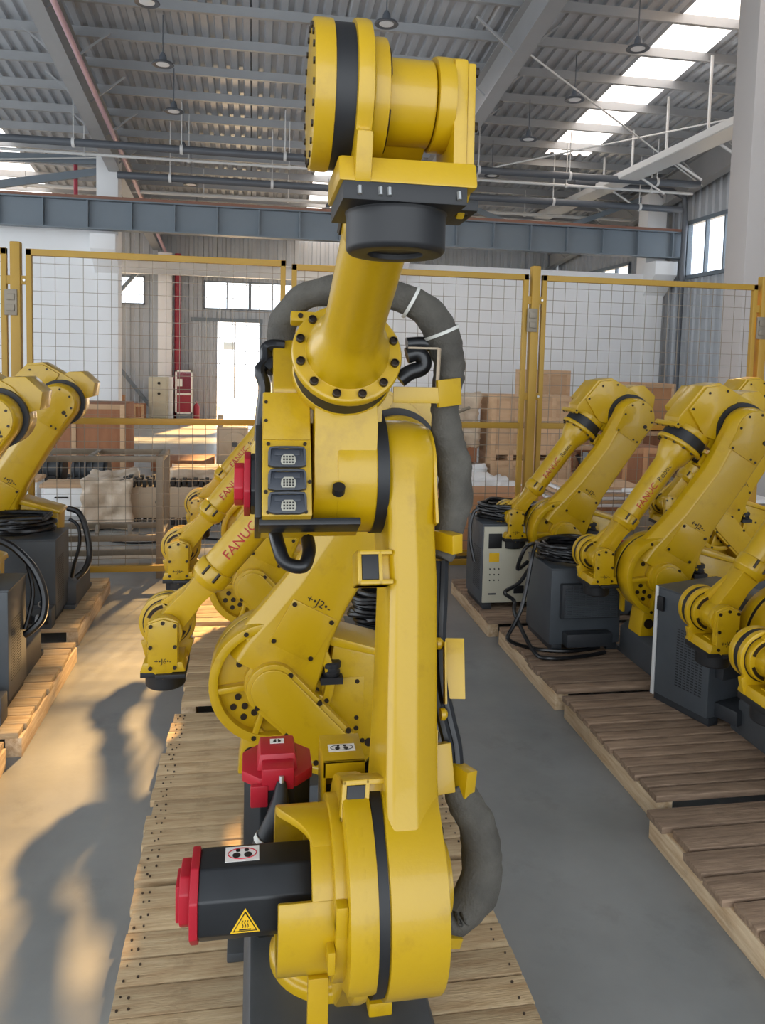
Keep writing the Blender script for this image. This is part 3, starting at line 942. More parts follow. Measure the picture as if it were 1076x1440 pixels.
# ---- base
mb = MB().loft([[(-.42, -.28, 0), (.36, -.28, 0), (.36, .28, 0), (-.42, .28, 0)], [(-.42, -.28, .2), (.36, -.28, .2), (.36, .28, .2), (-.42, .28, .2)],
                [(-.36, -.26, .25), (.31, -.26, .25), (.31, .26, .25), (-.36, .26, .25)]])
i = part('pedestal', mb, PED, 'B', .012)
for x in (-.36, .30):
    for y in (-.29, .29):
        part('foot', MB().box(x - .06, x + .06, y - .05, y + .05, 0, .035), PED, 'B', .006, sub=i)
mb = MB().lathe([(.2, .24), (.2, .28), (.185, .29), (.185, .33)], (0, 0, 0), 'Z', 36)
mb.box(.15, .26, .08, .15, .24, .29).box(-.05, .05, .18, .25, .24, .28)
part('slewing_ring', mb, YEL, 'B', .008)
# ---- turret
mb = MB().prism(arc(JX, JZ, .275, -28, 150, 18) + [(.02, .72), (-.12, .5), (-.14, .31), (.28, .31), (.38, .42), (.44, .5)], .03, .105, SIDE)
mb.prism(arc(JX, JZ, .275, 0, 360, 36)[:-1], .045, .085, SIDE)
mb.prism([(-.18, .31), (.1, .31), (.12, .45), (.06, .6), (-.1, .62), (-.2, .5)], -.13, .2, SIDE)
turret = part('turret', mb, YEL, 'B', .012, shift=SH)
mb = MB().prism([(.06, .33), (-.08, .31), (-.25, .49), (-.26, .78), (.04, .86), (.08, .6)], -.04, .19, SIDE)
mb.prism([(-.28, .775), (.06, .865), (.055, .91), (-.27, .81)], -.06, .205, SIDE)
rb = part('rear_housing', mb, YEL, 'B', .01, who='other')
part('rear_cap', MB().lathe([(.036, 0), (.04, .005), (.04, .02), (.034, .026), (.034, .036), (.043, .04), (.043, .06), (.036, .066)], (.05, .2, .73), 'Z', 20).box(.0, .1, .16, .24, .7, .73), BLK, 'B', who='other', sub=rb)
mb = MB()
for (x, z) in ((.06, .69), (-.07, .69), (.06, .52), (-.07, .52), (-.07, .47), (-.1, .41)):
    mb.cyl((x, .188, z), (x, .194, z), .011, 8)
mb.cyl((-.13, .188, .40), (-.13, .195, .40), .02, 10)
part('bolts', mb, BOLT, 'B', who='other', sub=rb, kind='stuff')
part('side_panel', MB().box(-.1, .09, .188, .192, .5, .71), YEL, 'B', .002, who='other', sub=rb)
# capsule shaped link cover in front of the J2 boss, running back and down
c0, c1 = (JX, JZ - .01), (JX - .27, JZ - .285)
dx, dz = c1[0] - c0[0], c1[1] - c0[1]
a0 = math.degrees(atan2(dz, dx))
cap = arc(c0[0], c0[1], .115, a0 + 90, a0 + 270, 14) + arc(c1[0], c1[1], .105, a0 - 90, a0 + 90, 14)
mb = MB().prism(cap, .27, .325, SIDE)
cin = arc(c0[0], c0[1], .095, a0 + 90, a0 + 270, 14) + arc(c1[0], c1[1], .085, a0 - 90, a0 + 90, 14)
mb.prism(cin, .32, .337, SIDE)
mb.prism(arc(c1[0], c1[1], .1, 0, 360, 20)[:-1], .12, .28, SIDE)
lk = part('link_cover', mb, YEL, 'B', .008, shift=SH)
mb = MB()
for k in (-1, 1):
    for s in (.02, .5, .98):
        x = c0[0] + dx * s + k * .1 * (-dz) / sqrt(dx * dx + dz * dz)
        z = c0[1] + dz * s + k * .1 * dx / sqrt(dx * dx + dz * dz)
        mb.cyl((x, .32, z), (x, .332, z), .012, 8)
part('bolts', mb, BOLT, 'B', sub=lk, kind='stuff', shift=SH)
# front lower bracket with lifting eye
mb = MB().prism([(.36, .29), (.46, .29), (.44, .46), (.36, .5), (.3, .42)], .03, .2, SIDE)
part('front_bracket', mb, YEL, 'B', .01, who='other')
part('lifting_eye', MB().cyl((.4, .195, .38), (.4, .206, .38), .035, 14), BOLT, 'B', sub=len(T) - 1, who='other')
# J2 motor cup and motor on the other side
mb = MB()


def sector(mb, ox, oz, ri, ro, l0, l1, a0, a1, n):
    pts = arc(ox, oz, ro, a0, a1, n) + arc(ox, oz, ri, a1, a0, n)
    mb.prism(pts, l0, l1, SIDE)


mb.prism(arc(JX, JZ, .225, 0, 360, 36)[:-1], .0, .04, SIDE)
sector(mb, JX, JZ, .175, .2, -.055, .02, -180, 180, 40)
ang_ = list(range(60, 390, 5))
def l0f(a):
    return -.14 if a >= 112 else -.05 - .09 * (.5 - .5 * cos(pi * (a - 60) / 52))
ro_ = [[(JX + r * cos(radians(a)), JZ + r * sin(radians(a)), l) for r, l in ((.178, .02), (.202, .02), (.202, l0f(a)), (.178, l0f(a)))] for a in ang_]
mb.loft(ro_, SIDE)
mb.box(JX + .13, JX + .15, -.06, -.005, JZ - .33, JZ - .15)
mb.box(JX + .195, JX + .235, .0, .03, JZ + .02, JZ + .1).box(JX + .185, JX + .24, -.02, .0, JZ - .07, JZ - .01)
cup = part('motor_cup', mb, YEL, 'B', .006, shift=SH)


def octa(cx, cz, h, ch):
    return [(cx - h, cz - h + ch), (cx - h + ch, cz - h), (cx + h - ch, cz - h), (cx + h, cz - h + ch), (cx + h, cz + h - ch), (cx + h - ch, cz + h), (cx - h + ch, cz + h), (cx - h, cz + h - ch)]


mb = MB().prism(octa(JX, JZ, .1, .054), -.395, -.09, SIDE)
mb.prism(arc(JX, JZ, .09, 0, 360, 20)[:-1], -.1, -.04, SIDE)
mt2 = part('shoulder_motor', mb, BLKM, 'B', .006)
mb = MB().prism(octa(JX, JZ, .106, .058), -.417, -.395, SIDE)
mb.prism(octa(JX, JZ + .01, .07, .03), -.445, -.417, SIDE)
mb.box(JX - .03, JX + .05, -.455, -.44, JZ - .04, JZ + .06)
part('motor_cap', mb, RED, 'B', .005, sub=mt2)
# ---- J1 motor, vertical, at the back on the motor side
mx, my = -.13, -.18
mb = MB().prism(octa(mx, my, .105, .05), .3, .8, lambda u, v, l: (u, v, l))
m1 = part('slewing_motor', mb, BLKM, 'B', .005, who='main')
mb = MB().prism(octa(mx, my, .112, .054), .8, .835, lambda u, v, l: (u, v, l))
mb.loft([[(mx + a * .07, my + b * .065, .835) for a, b in ((-1, -1), (1, -1), (1, 1), (-1, 1))], [(mx + a * .06, my + b * .055, .885) for a, b in ((-1, -1), (1, -1), (1, 1), (-1, 1))]])
mb.box(mx + .06, mx + .125, my - .05, my + .05, .80, .87).box(mx + .11, mx + .13, my - .085, my - .03, .75, .82)
part('motor_cap', mb, RED, 'B', .006, sub=m1, who='main')
part('rating_plate', MB().box(mx + .105, mx + .108, my - .02, my + .07, .6, .68), STYEL, 'B', sub=m1, who='main')

# ---- upper arm (frame A: X forward, Z along the arm)
ta = [(.235, .12), (.205, .26), (.172, .45), (.145, .8), (.155, 1.0)]
out = [(-.2, .04)] + [(t, s) for t, s in ta]
top = arc(0, ARM, .168, 0, 180, 16)
rear = [(-.155, 1.0), (-.142, .8), (-.135, .45), (-.15, .28), (-.19, .12)]
ol = [(.24, .02)] + ta + top + rear + [(-.205, .02)]


def inset(pts, k):
    return [(t - (k if t > k else (-k if t < -k else t)) if s < 1.01 else t * (1 - k / .168), s if s < 1.01 else ARM + (s - ARM) * (1 - k / .168)) for t, s in pts]


def hole_inset(pts, kf, kr):
    r = []
    for t, s in pts:
        if s >= 1.01:
            r.append((t * (1 - kr / .168), ARM + (s - ARM) * (1 - kr / .168)))
        else:
            r.append((t - kf if t > 0 else t + kr, s))
    return r


mb = MB()
L0, L1, L2 = .122, .215, .285
mb.loft([[(t, s, L0 + .012) for t, s in hole_inset(ol, .02, .008)], [(t, s, L0 + .03) for t, s in ol], [(t, s, L1) for t, s in ol], [(t, s, L2 - .012) for t, s in hole_inset(ol, .045, .012)],
         [(t, s, L2) for t, s in hole_inset(ol, .058, .022)]], SIDE)
# J2 disc: base, rim, boss, ribs
mb.prism(arc(0, 0, .262, 0, 360, 40)[:-1], L0, .235, SIDE)
sector(mb, 0, 0, .236, .277, L0 + .01, .282, -180, 180, 44)
mb.prism(arc(0, 0, .125, 0, 360, 28)[:-1], .23, .282, SIDE)
for a in (172, 35, -100, -35):
    ca, sa = cos(radians(a)), sin(radians(a))
    M = Matrix(((ca, 0, -sa, 0), (0, 1, 0, 0), (sa, 0, ca, 0), (0, 0, 0, 1)))
    mb.box(.1, .26, .23, .278, -.014, .014, M)
arm = part('upper_arm', mb, YEL, 'A', .007)
mb = MB()
for (cx, cz, spots) in ((.155, .1, 7), (-.12, .07, 6), (.07, -.165, 5), (-.12, -.12, 5)):
    base_a = atan2(cz, cx)
    for k in range(spots):
        rr = .205 if k % 2 else .165
        a = base_a + (k - spots / 2) * .16
        mb.cyl((rr * cos(a), .234, rr * sin(a)), (rr * cos(a), .242, rr * sin(a)), .0145, 10)
for a in (172, 35, -100):
    mb.cyl((.256 * cos(radians(a)), .28, .256 * sin(radians(a))), (.256 * cos(radians(a)), .286, .256 * sin(radians(a))), .011, 8)
part('bolts', mb, BOLT, 'A', sub=arm, kind='stuff')
part('cover_plate', MB().box(-.108, .108, .282, .292, .16, .385), YEL, 'A', .004, sub=arm)
mb = MB()
for x in (-.092, .092):
    for z in (.178, .366):
        mb.cyl((x, .29, z), (x, .297, z), .011, 8)
part('plate_bolts', mb, BOLT, 'A', sub=arm, kind='stuff')
ecp = [(-.125, ARM - .19), (.125, ARM - .19)] + arc(0, ARM, .146, -25, 205, 20)
part('elbow_cover', MB().prism(ecp, .283, .293, SIDE), YEL, 'A', .003, sub=arm)
mb = MB()
for a in (-15, 30, 75, 120, 165, 200):
    mb.cyl((.125 * cos(radians(a)), .29, ARM + .125 * sin(radians(a))), (.125 * cos(radians(a)), .297, ARM + .125 * sin(radians(a))), .009, 8)
for x in (-.1, -.06, .1):
    mb.cyl((x, .29, ARM - .175), (x, .297, ARM - .175), .009, 8)
mb.cyl((-.09, .29, ARM - .03), (-.09, .298, ARM - .03), .017, 10)
part('elbow_bolts', mb, BOLT, 'A', sub=arm, kind='stuff')
part('shoulder_gasket', MB().prism(arc(0, 0, .268, 0, 360, 40)[:-1], .1, .13, SIDE), BLK, 'A')
for (s, la) in ((.225, .022), (.84, .035)):
    lb = la + .075
    mb = MB().box(.04, .15, la, .14, s - .05, s - .036).box(.04, .15, la, .14, s + .036, s + .05).box(.03, .12, la, .14, s - .05, s + .05).box(.04, .15, la, la + .013, s - .05, s + .05).box(.04, .15, lb - .013, lb, s - .05, s + .05)
    bi = part('stop_bracket', mb, YEL, 'A', .004)
    part('rubber_pad', MB().box(.11, .152, la + .013, lb - .013, s - .036, s + .036), BLK, 'A', .003, sub=bi)

# ---- elbow casting, frame E: X along the forearm, Z above it
co = [(.235, .075), (.235, .41), (.2, .43), (-.08, .415), (-.17, .33), (-.19, .2), (-.21, .06), (-.19, -.06)] + arc(0, 0, .19, 215, 335, 12) + [(.19, .0)]
mb = MB().prism(co, -.09, .1, SIDE)
mb.prism([(.16, .1), (.2, .2), (.12, .41), (-.08, .4), (-.16, .31), (-.18, .16)], -.21, .125, SIDE)
mb.prism([(-.13, .17), (-.24, .12), (-.31, .04), (-.3, -.1), (-.2, -.16), (-.12, -.1)], -.17, .08, SIDE)
mb.box(.235, .27, -.16, .13, .395, .43)
mb.prism(arc(0, 0, .192, 0, 360, 36)[:-1], -.02, .102, SIDE)
mb.lathe([(.155, .2), (.155, .238), (.145, .245)], (0, 0, QO), 'X', 32)
cast = part('elbow_casting', mb, YEL, 'E', .012)
part('elbow_gasket', MB().prism(arc(0, 0, .196, 0, 360, 40)[:-1], .1, .136, SIDE), BLK, 'E')
mb = MB()
for (p, q) in ((.25, .44), (.25, .44), (.1, .41), (-.06, .38), (-.15, .28)):
    mb.cyl((p, .122, q - .02), (p, .131, q - .02), .009, 8)
for y in (-.13, -.06, .02, .1):
    mb.cyl((.27, y, .412), (.276, y, .412), .008, 8)
part('bolts', mb, BOLT, 'E', sub=cast, kind='stuff')
mb = MB().prism(octa(0, -.04, .085, .036), -.275, -.08, SIDE)
m3 = part('elbow_motor', mb, BLKM, 'E', .005)
mb = MB().prism(octa(0, -.04, .09, .038), -.295, -.275, SIDE).prism(octa(0, -.04, .06, .028), -.325, -.295, SIDE)
part('motor_cap', mb, RED, 'E', .005, sub=m3)
part('wrist_seal', MB().lathe([(.14, .236), (.152, .243), (.152, .316), (.142, .322)], (0, 0, QO), 'X', 32), BLK, 'E')
# forearm
mb = MB().lathe([(.155, .317), (.163, .322), (.163, .343), (.157, .35), (.122, .352), (.121, .37), (.116, .40), (.104, .435), (.09, .465), (.083, .50), (.0815, .56), (.078, .9), (.076, .96)], (0, 0, QO), 'X', 36)
mb.lathe([(.082, .93), (.088, .94), (.088, 1.0), (.08, 1.01), (.07, 1.03)], (0, 0, QO), 'X', 32)
# tapering neck to the J5 joint
mb.loft([[(1.0, -.058, QO - .06), (1.0, .05, QO - .06), (1.0, .05, QO + .06), (1.0, -.058, QO + .06)], [(1.1, -.05, QO - .05), (1.1, .035, QO - .05), (1.1, .035, QO + .05), (1.1, -.05, QO + .05)],
         [(FORE, -.05, QO - .062), (FORE, .035, QO - .062), (FORE, .035, QO + .062), (FORE, -.05, QO + .062)]])
mb.prism(arc(FORE, QO, .074, 0, 360, 28)[:-1], -.05, .036, SIDE)
mb.prism(arc(FORE, QO, .104, 0, 360, 28)[:-1], -.078, -.05, SIDE)
mb.prism(arc(FORE, QO, .082, 0, 360, 28)[:-1], .038, .07, SIDE)
mb.prism([(1.0, QO + .05), (1.08, QO + .045), (FORE - .06, QO + .09), (FORE - .06, QO - .09), (1.08, QO - .045), (1.0, QO - .05)], -.078, -.05, SIDE)
fo = part('forearm', mb, YEL, 'E', .005)
mb = MB()
for a in (60, 100, -60, -100):
    mb.cyl((.935, .086 * sin(radians(a)), QO + .086 * cos(radians(a))), (.985, .086 * sin(radians(a)), QO + .086 * cos(radians(a))), .008, 6)
part('collar_slots', mb, BOLT, 'E', sub=fo, kind='stuff')
mb = MB()
for a in (100, 190, 280, 10):
    sector(mb, FORE, QO, .079, .095, -.052, -.047, a - 28, a + 28, 8)
part('joint_slots', mb, BOLT, 'E', sub=fo, kind='stuff')
mb = MB()
bolt_me = MB().lathe([(.0125, 0), (.0125, .012), (.0095, .014), (.0095, .007), (0.001, .007)], (0, 0, 0), 'X', 12).mesh('bolt')
bolt_me.materials.append(BOLT)
for k in range(12):
    a = 2 * pi * (k + .5) / 12
    mb.cyl((.35, .142 * sin(a), QO + .142 * cos(a)), (.36, .142 * sin(a), QO + .142 * cos(a)), .012, 8)
part('ring_bolts', mb, BOLT, 'E', who='other', sub=fo, kind='stuff')

# ---- wrist, frame W: X towards the tool flange
mb = MB().prism(arc(0, 0, .126, 0, 360, 40)[:-1], -.178, -.143, SIDE)
wd = part('wrist_disc', mb, YEL, 'W', .005)
mb = MB()
for k in range(22):
    a = 2 * pi * k / 22
    mb.cyl((.114 * cos(a), -.181, .114 * sin(a)), (.114 * cos(a), -.176, .114 * sin(a)), .006, 6)
    mb.cyl((.112 * cos(a), -.147, .112 * sin(a)), (.112 * cos(a), -.143, .112 * sin(a)), .004, 6)
part('disc_bolts', mb, BOLT, 'W', sub=wd, kind='stuff')
part('wrist_gasket', MB().prism(arc(0, 0, .122, 0, 360, 36)[:-1], -.148, -.106, SIDE), BLK, 'W')
wp = arc(0, 0, .13, 50, 310, 24) + [(.09, -.12), (.17, -.1), (.17, .1), (.09, .12)]
mb = MB().prism(wp, -.109, -.08, SIDE)
mb.prism([(.122, -.085), (.168, -.1), (.168, .1), (.122, .085)], -.135, .104, SIDE)
mb.prism([(.115, -.05), (.13, -.05), (.13, .05), (.115, .05)], -.04, .02, SIDE)
oc = [(-.075, 0), (-.055, .064), (.15, .064), (.2, .0), (.15, -.064), (-.055, -.064)]
mb.prism([(-.08, .02), (-.06, .067), (.165, .069), (.165, -.069), (-.06, -.067), (-.08, -.02)], .066, .092, SIDE)
wy_ = part('wrist_yoke', mb, YEL, 'W', .007)
mb = MB()
sector(mb, 0, 0, .106, .112, -.082, -.0785, -180, 180, 36)
part('joint_groove', mb, BOLT, 'W', sub=wy_, kind='stuff')
mb = MB().prism(oc, .091, .106, SIDE)
sc = part('side_cover', mb, YEL, 'W', .004)
mb = MB()
for (x, z) in ((-.06, 0), (-.045, .052), (.05, .053), (.145, .053), (.185, 0), (.145, -.053), (.05, -.053), (-.045, -.052)):
    mb.cyl((x, .105, z), (x, .112, z), .009, 8)
part('cover_bolts', mb, BOLT, 'W', sub=sc, kind='stuff')
mb = MB().prism([(.167, -.1), (.198, -.1), (.198, .1), (.167, .1)], -.128, .085, SIDE)
mb.prism([(.17, -.1), (.19, -.1), (.19, .03), (.17, .03)], .07, .125, SIDE)
mb.lathe([(.094, .197), (.09, .202), (.09, .262), (.084, .27), (.05, .27), (.05, .26)], (0, -.02, 0), 'X', 32)
fl = part('tool_flange', mb, BLK, 'W', .006)
mb = MB()
for y in (-.1, -.065, -.05, .07):
    mb.cyl((.176, y, .1), (.19, y, .104), .004, 6)
part('flange_screws', mb, STEEL, 'W', sub=fl, kind='stuff', who='main')


# ---- lettering
def text_mesh(s, size, name='lettering', ext=.0012):
    cu = bpy.data.curves.new(name, 'FONT')
    cu.body = s
    cu.size = size
    cu.extrude = ext
    cu.align_x = 'LEFT'
    cu.resolution_u = 2
    ob = bpy.data.objects.new(name, cu)
    col.objects.link(ob)
    dg = bpy.context.evaluated_depsgraph_get()
    me = bpy.data.meshes.new_from_object(ob.evaluated_get(dg))
    bpy.data.objects.remove(ob)
    bpy.data.curves.remove(cu)
    return me


def place_text(s, size, mt, fn, center=False):
    me = text_mesh(s, size)
    xs = [v.co.x for v in me.vertices]
    w = max(xs)
    off = w / 2 if center else 0
    for v in me.vertices:
        v.co = Vector(fn(v.co.x - off, v.co.y, v.co.z))
    me.materials.clear()
    me.materials.append(mt)
    return me, w


# on the forearm's left flank, reading from the wrist up to the elbow
def on_tube(p0):
    def fn(x, y, z):
        p = p0 - x
        r = .0815 + z + .0006
        a = y / .08
        return (p, r * cos(a), QO - .004 + r * sin(a))
    return fn


me, w = place_text('FANUC', .062, LETR, on_tube(.865))
part('lettering', me, LETR, 'E', who='other', sub=fo)
me, w2 = place_text('Robot R', .052, LETB, on_tube(.865 - w - .03))
part('lettering', me, LETB, 'E', who='other', sub=fo)
me, w = place_text('+\u2022J2\u2022-', .05, LETB, lambda x, y, z: (-x, .2862 + z, .4 + y), True)
part('lettering', me, LETB, 'A', who='other', sub=arm)
me, w = place_text('+\u2022J6\u2022-', .032, LETB, lambda x, y, z: (.125 - y, .1065 + z, -x), True)
part('lettering', me, LETB, 'W', who='other', sub=sc)


def robot(loc, rotz, lean, elev, tool, lab, who='other', group='yellow industrial robots on pallets', skip=()):
    root = E('industrial_robot', loc, rotz, label=lab, category='robot', group=group)
    MA = Matrix.Translation((JX, 0, JZ)) @ Matrix.Rotation(-radians(lean), 4, 'Y')
    j3 = MA @ Vector((0, 0, ARM))
    ME = Matrix.Translation(j3) @ Matrix.Rotation(-radians(elev), 4, 'Y')
    j5 = ME @ Vector((FORE, 0, QO))
    MW = Matrix.Translation(j5) @ Matrix.Rotation(-radians(tool), 4, 'Y')
    F = {'B': Matrix(), 'A': MA, 'E': ME, 'W': MW}
    made = {}
    for idx, (w, name, me, fr, sub, kind) in enumerate(T):
        if w != 'all' and w != who:
            continue
        if name in skip or (sub is not None and sub not in made):
            continue
        o = bpy.data.objects.new(name, me)
        col.objects.link(o)
        if kind:
            o['kind'] = kind
        if sub is None:
            o.parent = root
            o.matrix_basis = F[fr]
        else:
            o.parent = made[sub]
            o.matrix_basis = F[T[sub][3]].inverted() @ F[fr]
        made[idx] = o
    return root, F, made


ZP = .15
main, MF, MM = robot((.27, 2.31, ZP), -pi / 2, 22, 27.5, -88, 'tall yellow robot filling the foreground with grey hose and connector panel', 'main', 'yellow industrial robots in the middle row')
R2 = 'yellow industrial robots in the middle row'
robot((.41, 3.54, ZP), pi, 28, -50, -90, 'yellow robot seen side on right behind the front robot', group=R2)
robot((.32, 5.06, ZP), pi, 28, -51, -90, 'second yellow robot behind the front robot, its wrist over bright floor', group=R2)
robot((.34, 6.55, ZP), pi, 28, -51, -90, 'farthest yellow robot of the middle row, forearm beside the steel rack', group=R2)
R3 = 'yellow industrial robots in the left row'
robot((-1.87, 6.95, ZP), pi, 30, -51, -90, 'yellow robot of the left row nearest the fence, whole elbow in view', group=R3)
robot((-1.87, 5.3, ZP), pi, 30, -51, -90, 'yellow robot of the left row cut by the frame edge at its elbow', group=R3)
R4 = 'yellow industrial robots in the right row'
robot((2.93, 6.32, ZP), pi, 31, -53.5, -90, 'yellow robot of the right row nearest the fence', group=R4)
robot((3.1, 4.98, ZP), pi, 30, -54.5, -90, 'yellow robot of the right row behind the cable coil, elbow at the frame edge', group=R4)
robot((3.2, 3.69, ZP), pi, 28, -55, -90, 'yellow robot of the right row with its wrist over the controller door', group=R4)
robot((3.07, 3.03, ZP), pi, 28, -55, -90, 'yellow robot of the right row with its wrist lowest and nearest', group=R4)
robot((4.65, 6.7, ZP), pi, 28, -53, -90, 'yellow robot half hidden behind the arm of its neighbour', group=R4)
# ------------------------------------------------------------------ details of the front robot
def sub(parent, frame_from, frame, name, mb, mt, bev=0.0, **props):
    me = mb.mesh(name, bev) if isinstance(mb, MB) else mb
    o = O(name, me, mt, parent, MF[frame_from].inverted() @ MF[frame], **props)
    return o


def mpart(name, mb, mt, frame, bev=0.0, **props):
    me = mb.mesh(name, bev) if isinstance(mb, MB) else mb
    return O(name, me, mt, main, MF[frame].copy(), **props)


def find(name):
    for idx, o in MM.items():
        if T[idx][1] == name:
            return o


# ring bolts, one by one
fo_main = find('forearm')
for k in range(12):
    a = 2 * pi * (k + .5) / 12
    O('bolt', bolt_me, None, fo_main, Matrix.Translation((.35, .142 * sin(a), QO + .142 * cos(a))))


def sticker(parent, M, w, h):
    """white eye-protection sticker, two dark lenses in an oval line"""
    s = O('sticker', MB().box(-w / 2, w / 2, -h / 2, h / 2, 0, .0012), WHITE, parent, M)
    mk = MB()
    el = [(w * .42 * cos(2 * pi * k / 28), h * .36 * sin(2 * pi * k / 28), .0016) for k in range(29)]
    mk.tube(el, h * .025, 4, 1)
    return s, mk


def glasses(s, w, h, red=True):
    for sx in (-1, 1):
        O('lens_mark', MB().lathe([(h * .17, 0), (h * .17, .0012)], (sx * w * .16, -h * .1, .0012), 'Z', 16), STBLK, s)
        O('lens_mark', MB().lathe([(h * .1, 0), (h * .1, .0012)], (sx * w * .12, h * .22, .0012), 'Z', 12), STBLK, s)


# shoulder motor stickers (on its upper front facet and lower front facet)
sm = find('shoulder_motor')
h_, ch_ = .1, .054
fc = Vector((JX + h_ - ch_ / 2, 0, JZ + h_ - ch_ / 2))
def facet(x, L, z, nrm, up):
    n = Vector(nrm).normalized()
    u = Vector(up)
    u = (u - n * u.dot(n)).normalized()
    r = u.cross(n)
    M = Matrix((r, u, n)).transposed().to_4x4()
    M.translation = Vector((x, L, z)) + n * .0006
    return M


n45 = (1, 0, 1)
s, mk = sticker(sm, facet(JX - .005, -.285, JZ + h_, (0, 0, 1), (-1, 0, 0)), .09, .062)
O('oval_mark', mk, STRED, s)
glasses(s, .095, .062)
# hot surface warning triangle
def tri(r, cr=.12):
    return [(r * cos(radians(90 + 120 * k)), r * sin(radians(90 + 120 * k))) for k in range(3)]


M = facet(JX + h_, -.275, JZ - .02, (1, 0, 0), (0, 0, 1))
w = O('warning_sign', MB().loft([[(x, y, 0) for x, y in tri(.044)], [(x, y, .001) for x, y in tri(.044)]]).mesh('warning_sign', .0), STYEL, sm, M)
O('border', MB().tube([(x, y, .0014) for x, y in tri(.034) + tri(.034)[:1]], .0018, 4, 1), STBLK, w)
for k in (-1, 0, 1):
    O('heat_mark', MB().tube([(k * .0065 + .0016 * sin(j * 1.4), -.008 + j * .0038, .0015) for j in range(6)], .0011, 4, 2), STBLK, w)
O('heat_mark', MB().box(-.015, .015, -.0145, -.012, .001, .0022), STBLK, w)
# drain eyelet under the motor
O('eyelet', MB().ring((JX + .12, -.17, JZ - .13), (1, 0, .5), .012, .02, 0, .012, 16).cyl((JX + .1, -.17, JZ - .135), (JX + .125, -.17, JZ - .122), .012, 10), STEEL, sm)
# slewing motor: sticker, plug, cable
sl = find('slewing_motor')
s, mk = sticker(sl, Matrix.Translation((mx - .02, my + .0, .886)) @ Matrix.Rotation(pi / 2, 4, 'Z'), .045, .03)
glasses(s, .045, .03)
O('plug', MB().tube([(mx + .125, my + .01, .83), (mx + .15, my + .005, .77), (mx + .17, my - .02, .70), (mx + .17, my - .07, .61), (mx + .16, my - .1, .55)], [.014, .03, .036, .03, .026], 12), BLK, sl)
O('plug_pin', MB().cyl((mx + .13, my + .01, .85), (mx + .145, my + .01, .78), .008, 8), STEEL, sl)
O('cable', MB().tube([(mx + .16, my - .1, .55), (mx + .17, my - .06, .47), (mx + .2, my + .0, .42), (mx + .2, my + .06, .36)], .014, 8), CABLE, sl)
O('cable_tie', MB().ring((mx + .172, my - .035, .67), (.05, -.5, -1), .036, .04, -.008, .008, 14), TIE, sl)
O('cable_tie', MB().ring((mx + .165, my - .08, .59), (.05, -.5, -1), .03, .034, -.004, .004, 14), TIE, sl)

# yellow bracket with a sticker behind the shoulder, cables running down inside it
mb = MB().box(-.12, .05, -.045, .085, .905, .913).box(-.12, .05, -.045, -.036, .42, .91).box(-.12, -.112, -.045, .085, .42, .91).box(.042, .05, -.045, .085, .86, .913)
br = mpart('cable_bracket', mb, YEL, 'B', .002)
s, mk = sticker(br, Matrix.Translation((-.03, .02, .9135)) @ Matrix.Rotation(pi / 2, 4, 'Z'), .085, .045)
O('oval_mark', mk, STBLK, s)
glasses(s, .085, .045)
for k in range(5):
    y = -.015 + k * .022
    x = -.02 + (k % 2) * .03
    O('cable', MB().tube([(x, y, .80), (x + .03, y, .74), (x + .03, y + .004, .6), (x + .02, y, .45), (x + .02, y, .34)], .0125, 8), CABLE, br)
mb = MB()
for k in range(4):
    mb.tube([(-.02 - .01 * k, .09 + .02 * k, .82), (-.06, .15 + .01 * k, .86 - .02 * k), (-.08, .2, .8 - .03 * k), (-.05, .24, .72 - .02 * k)], .022, 8)
mpart('cable_bundle', mb, CABLE, 'B')

# connector plugs low on the pedestal's motor side
pd = find('pedestal')
for k, z in enumerate((.26, .17, .09)):
    O('plug', MB().cyl((.36, -.30 - .01 * (k % 2), z + .04), (.37, -.31, z - .03), .03, 14).ring((.37, -.31, z - .02), 'Z', .028, .036, -.012, .004, 14), BLK, pd)
O('plug_ring', MB().ring((.385, -.315, .035), (.2, 0, 1), .018, .027, -.004, .004, 14), BLK, pd)

# connector panel on the elbow
mb = MB().box(-.06, .2, -.242, -.1, -.2, .185)
pn = mpart('connector_panel', mb, YEL, 'E', .004)
sub(pn, 'E', 'E', 'blank_cover', MB().box(.199, .205, -.24, -.102, .03, .183), YEL, .002)
sub(pn, 'E', 'E', 'tray', MB().box(.07, .16, -.25, .045, -.216, -.195), BLKM, .004)
sub(pn, 'E', 'E', 'back_box', MB().box(-.1, .15, -.262, -.242, -.19, .1), BLKM, .004)
scw = MB()
for y, q in ((-.232, .15), (-.232, .09), (-.232, -.13), (-.225, .017), (-.118, .017), (-.225, -.19), (-.118, -.19), (-.106, -.1)):
    scw.cyl((.2, y, q), (.207, y, q), .0055, 8)
sub(pn, 'E', 'E', 'screws', scw, BOLT, kind='stuff')
CONN = mat('connector_blue_grey', srgb(50, 54, 62), .4)
CONI = mat('connector_insert_grey', srgb(168, 164, 150), .5)
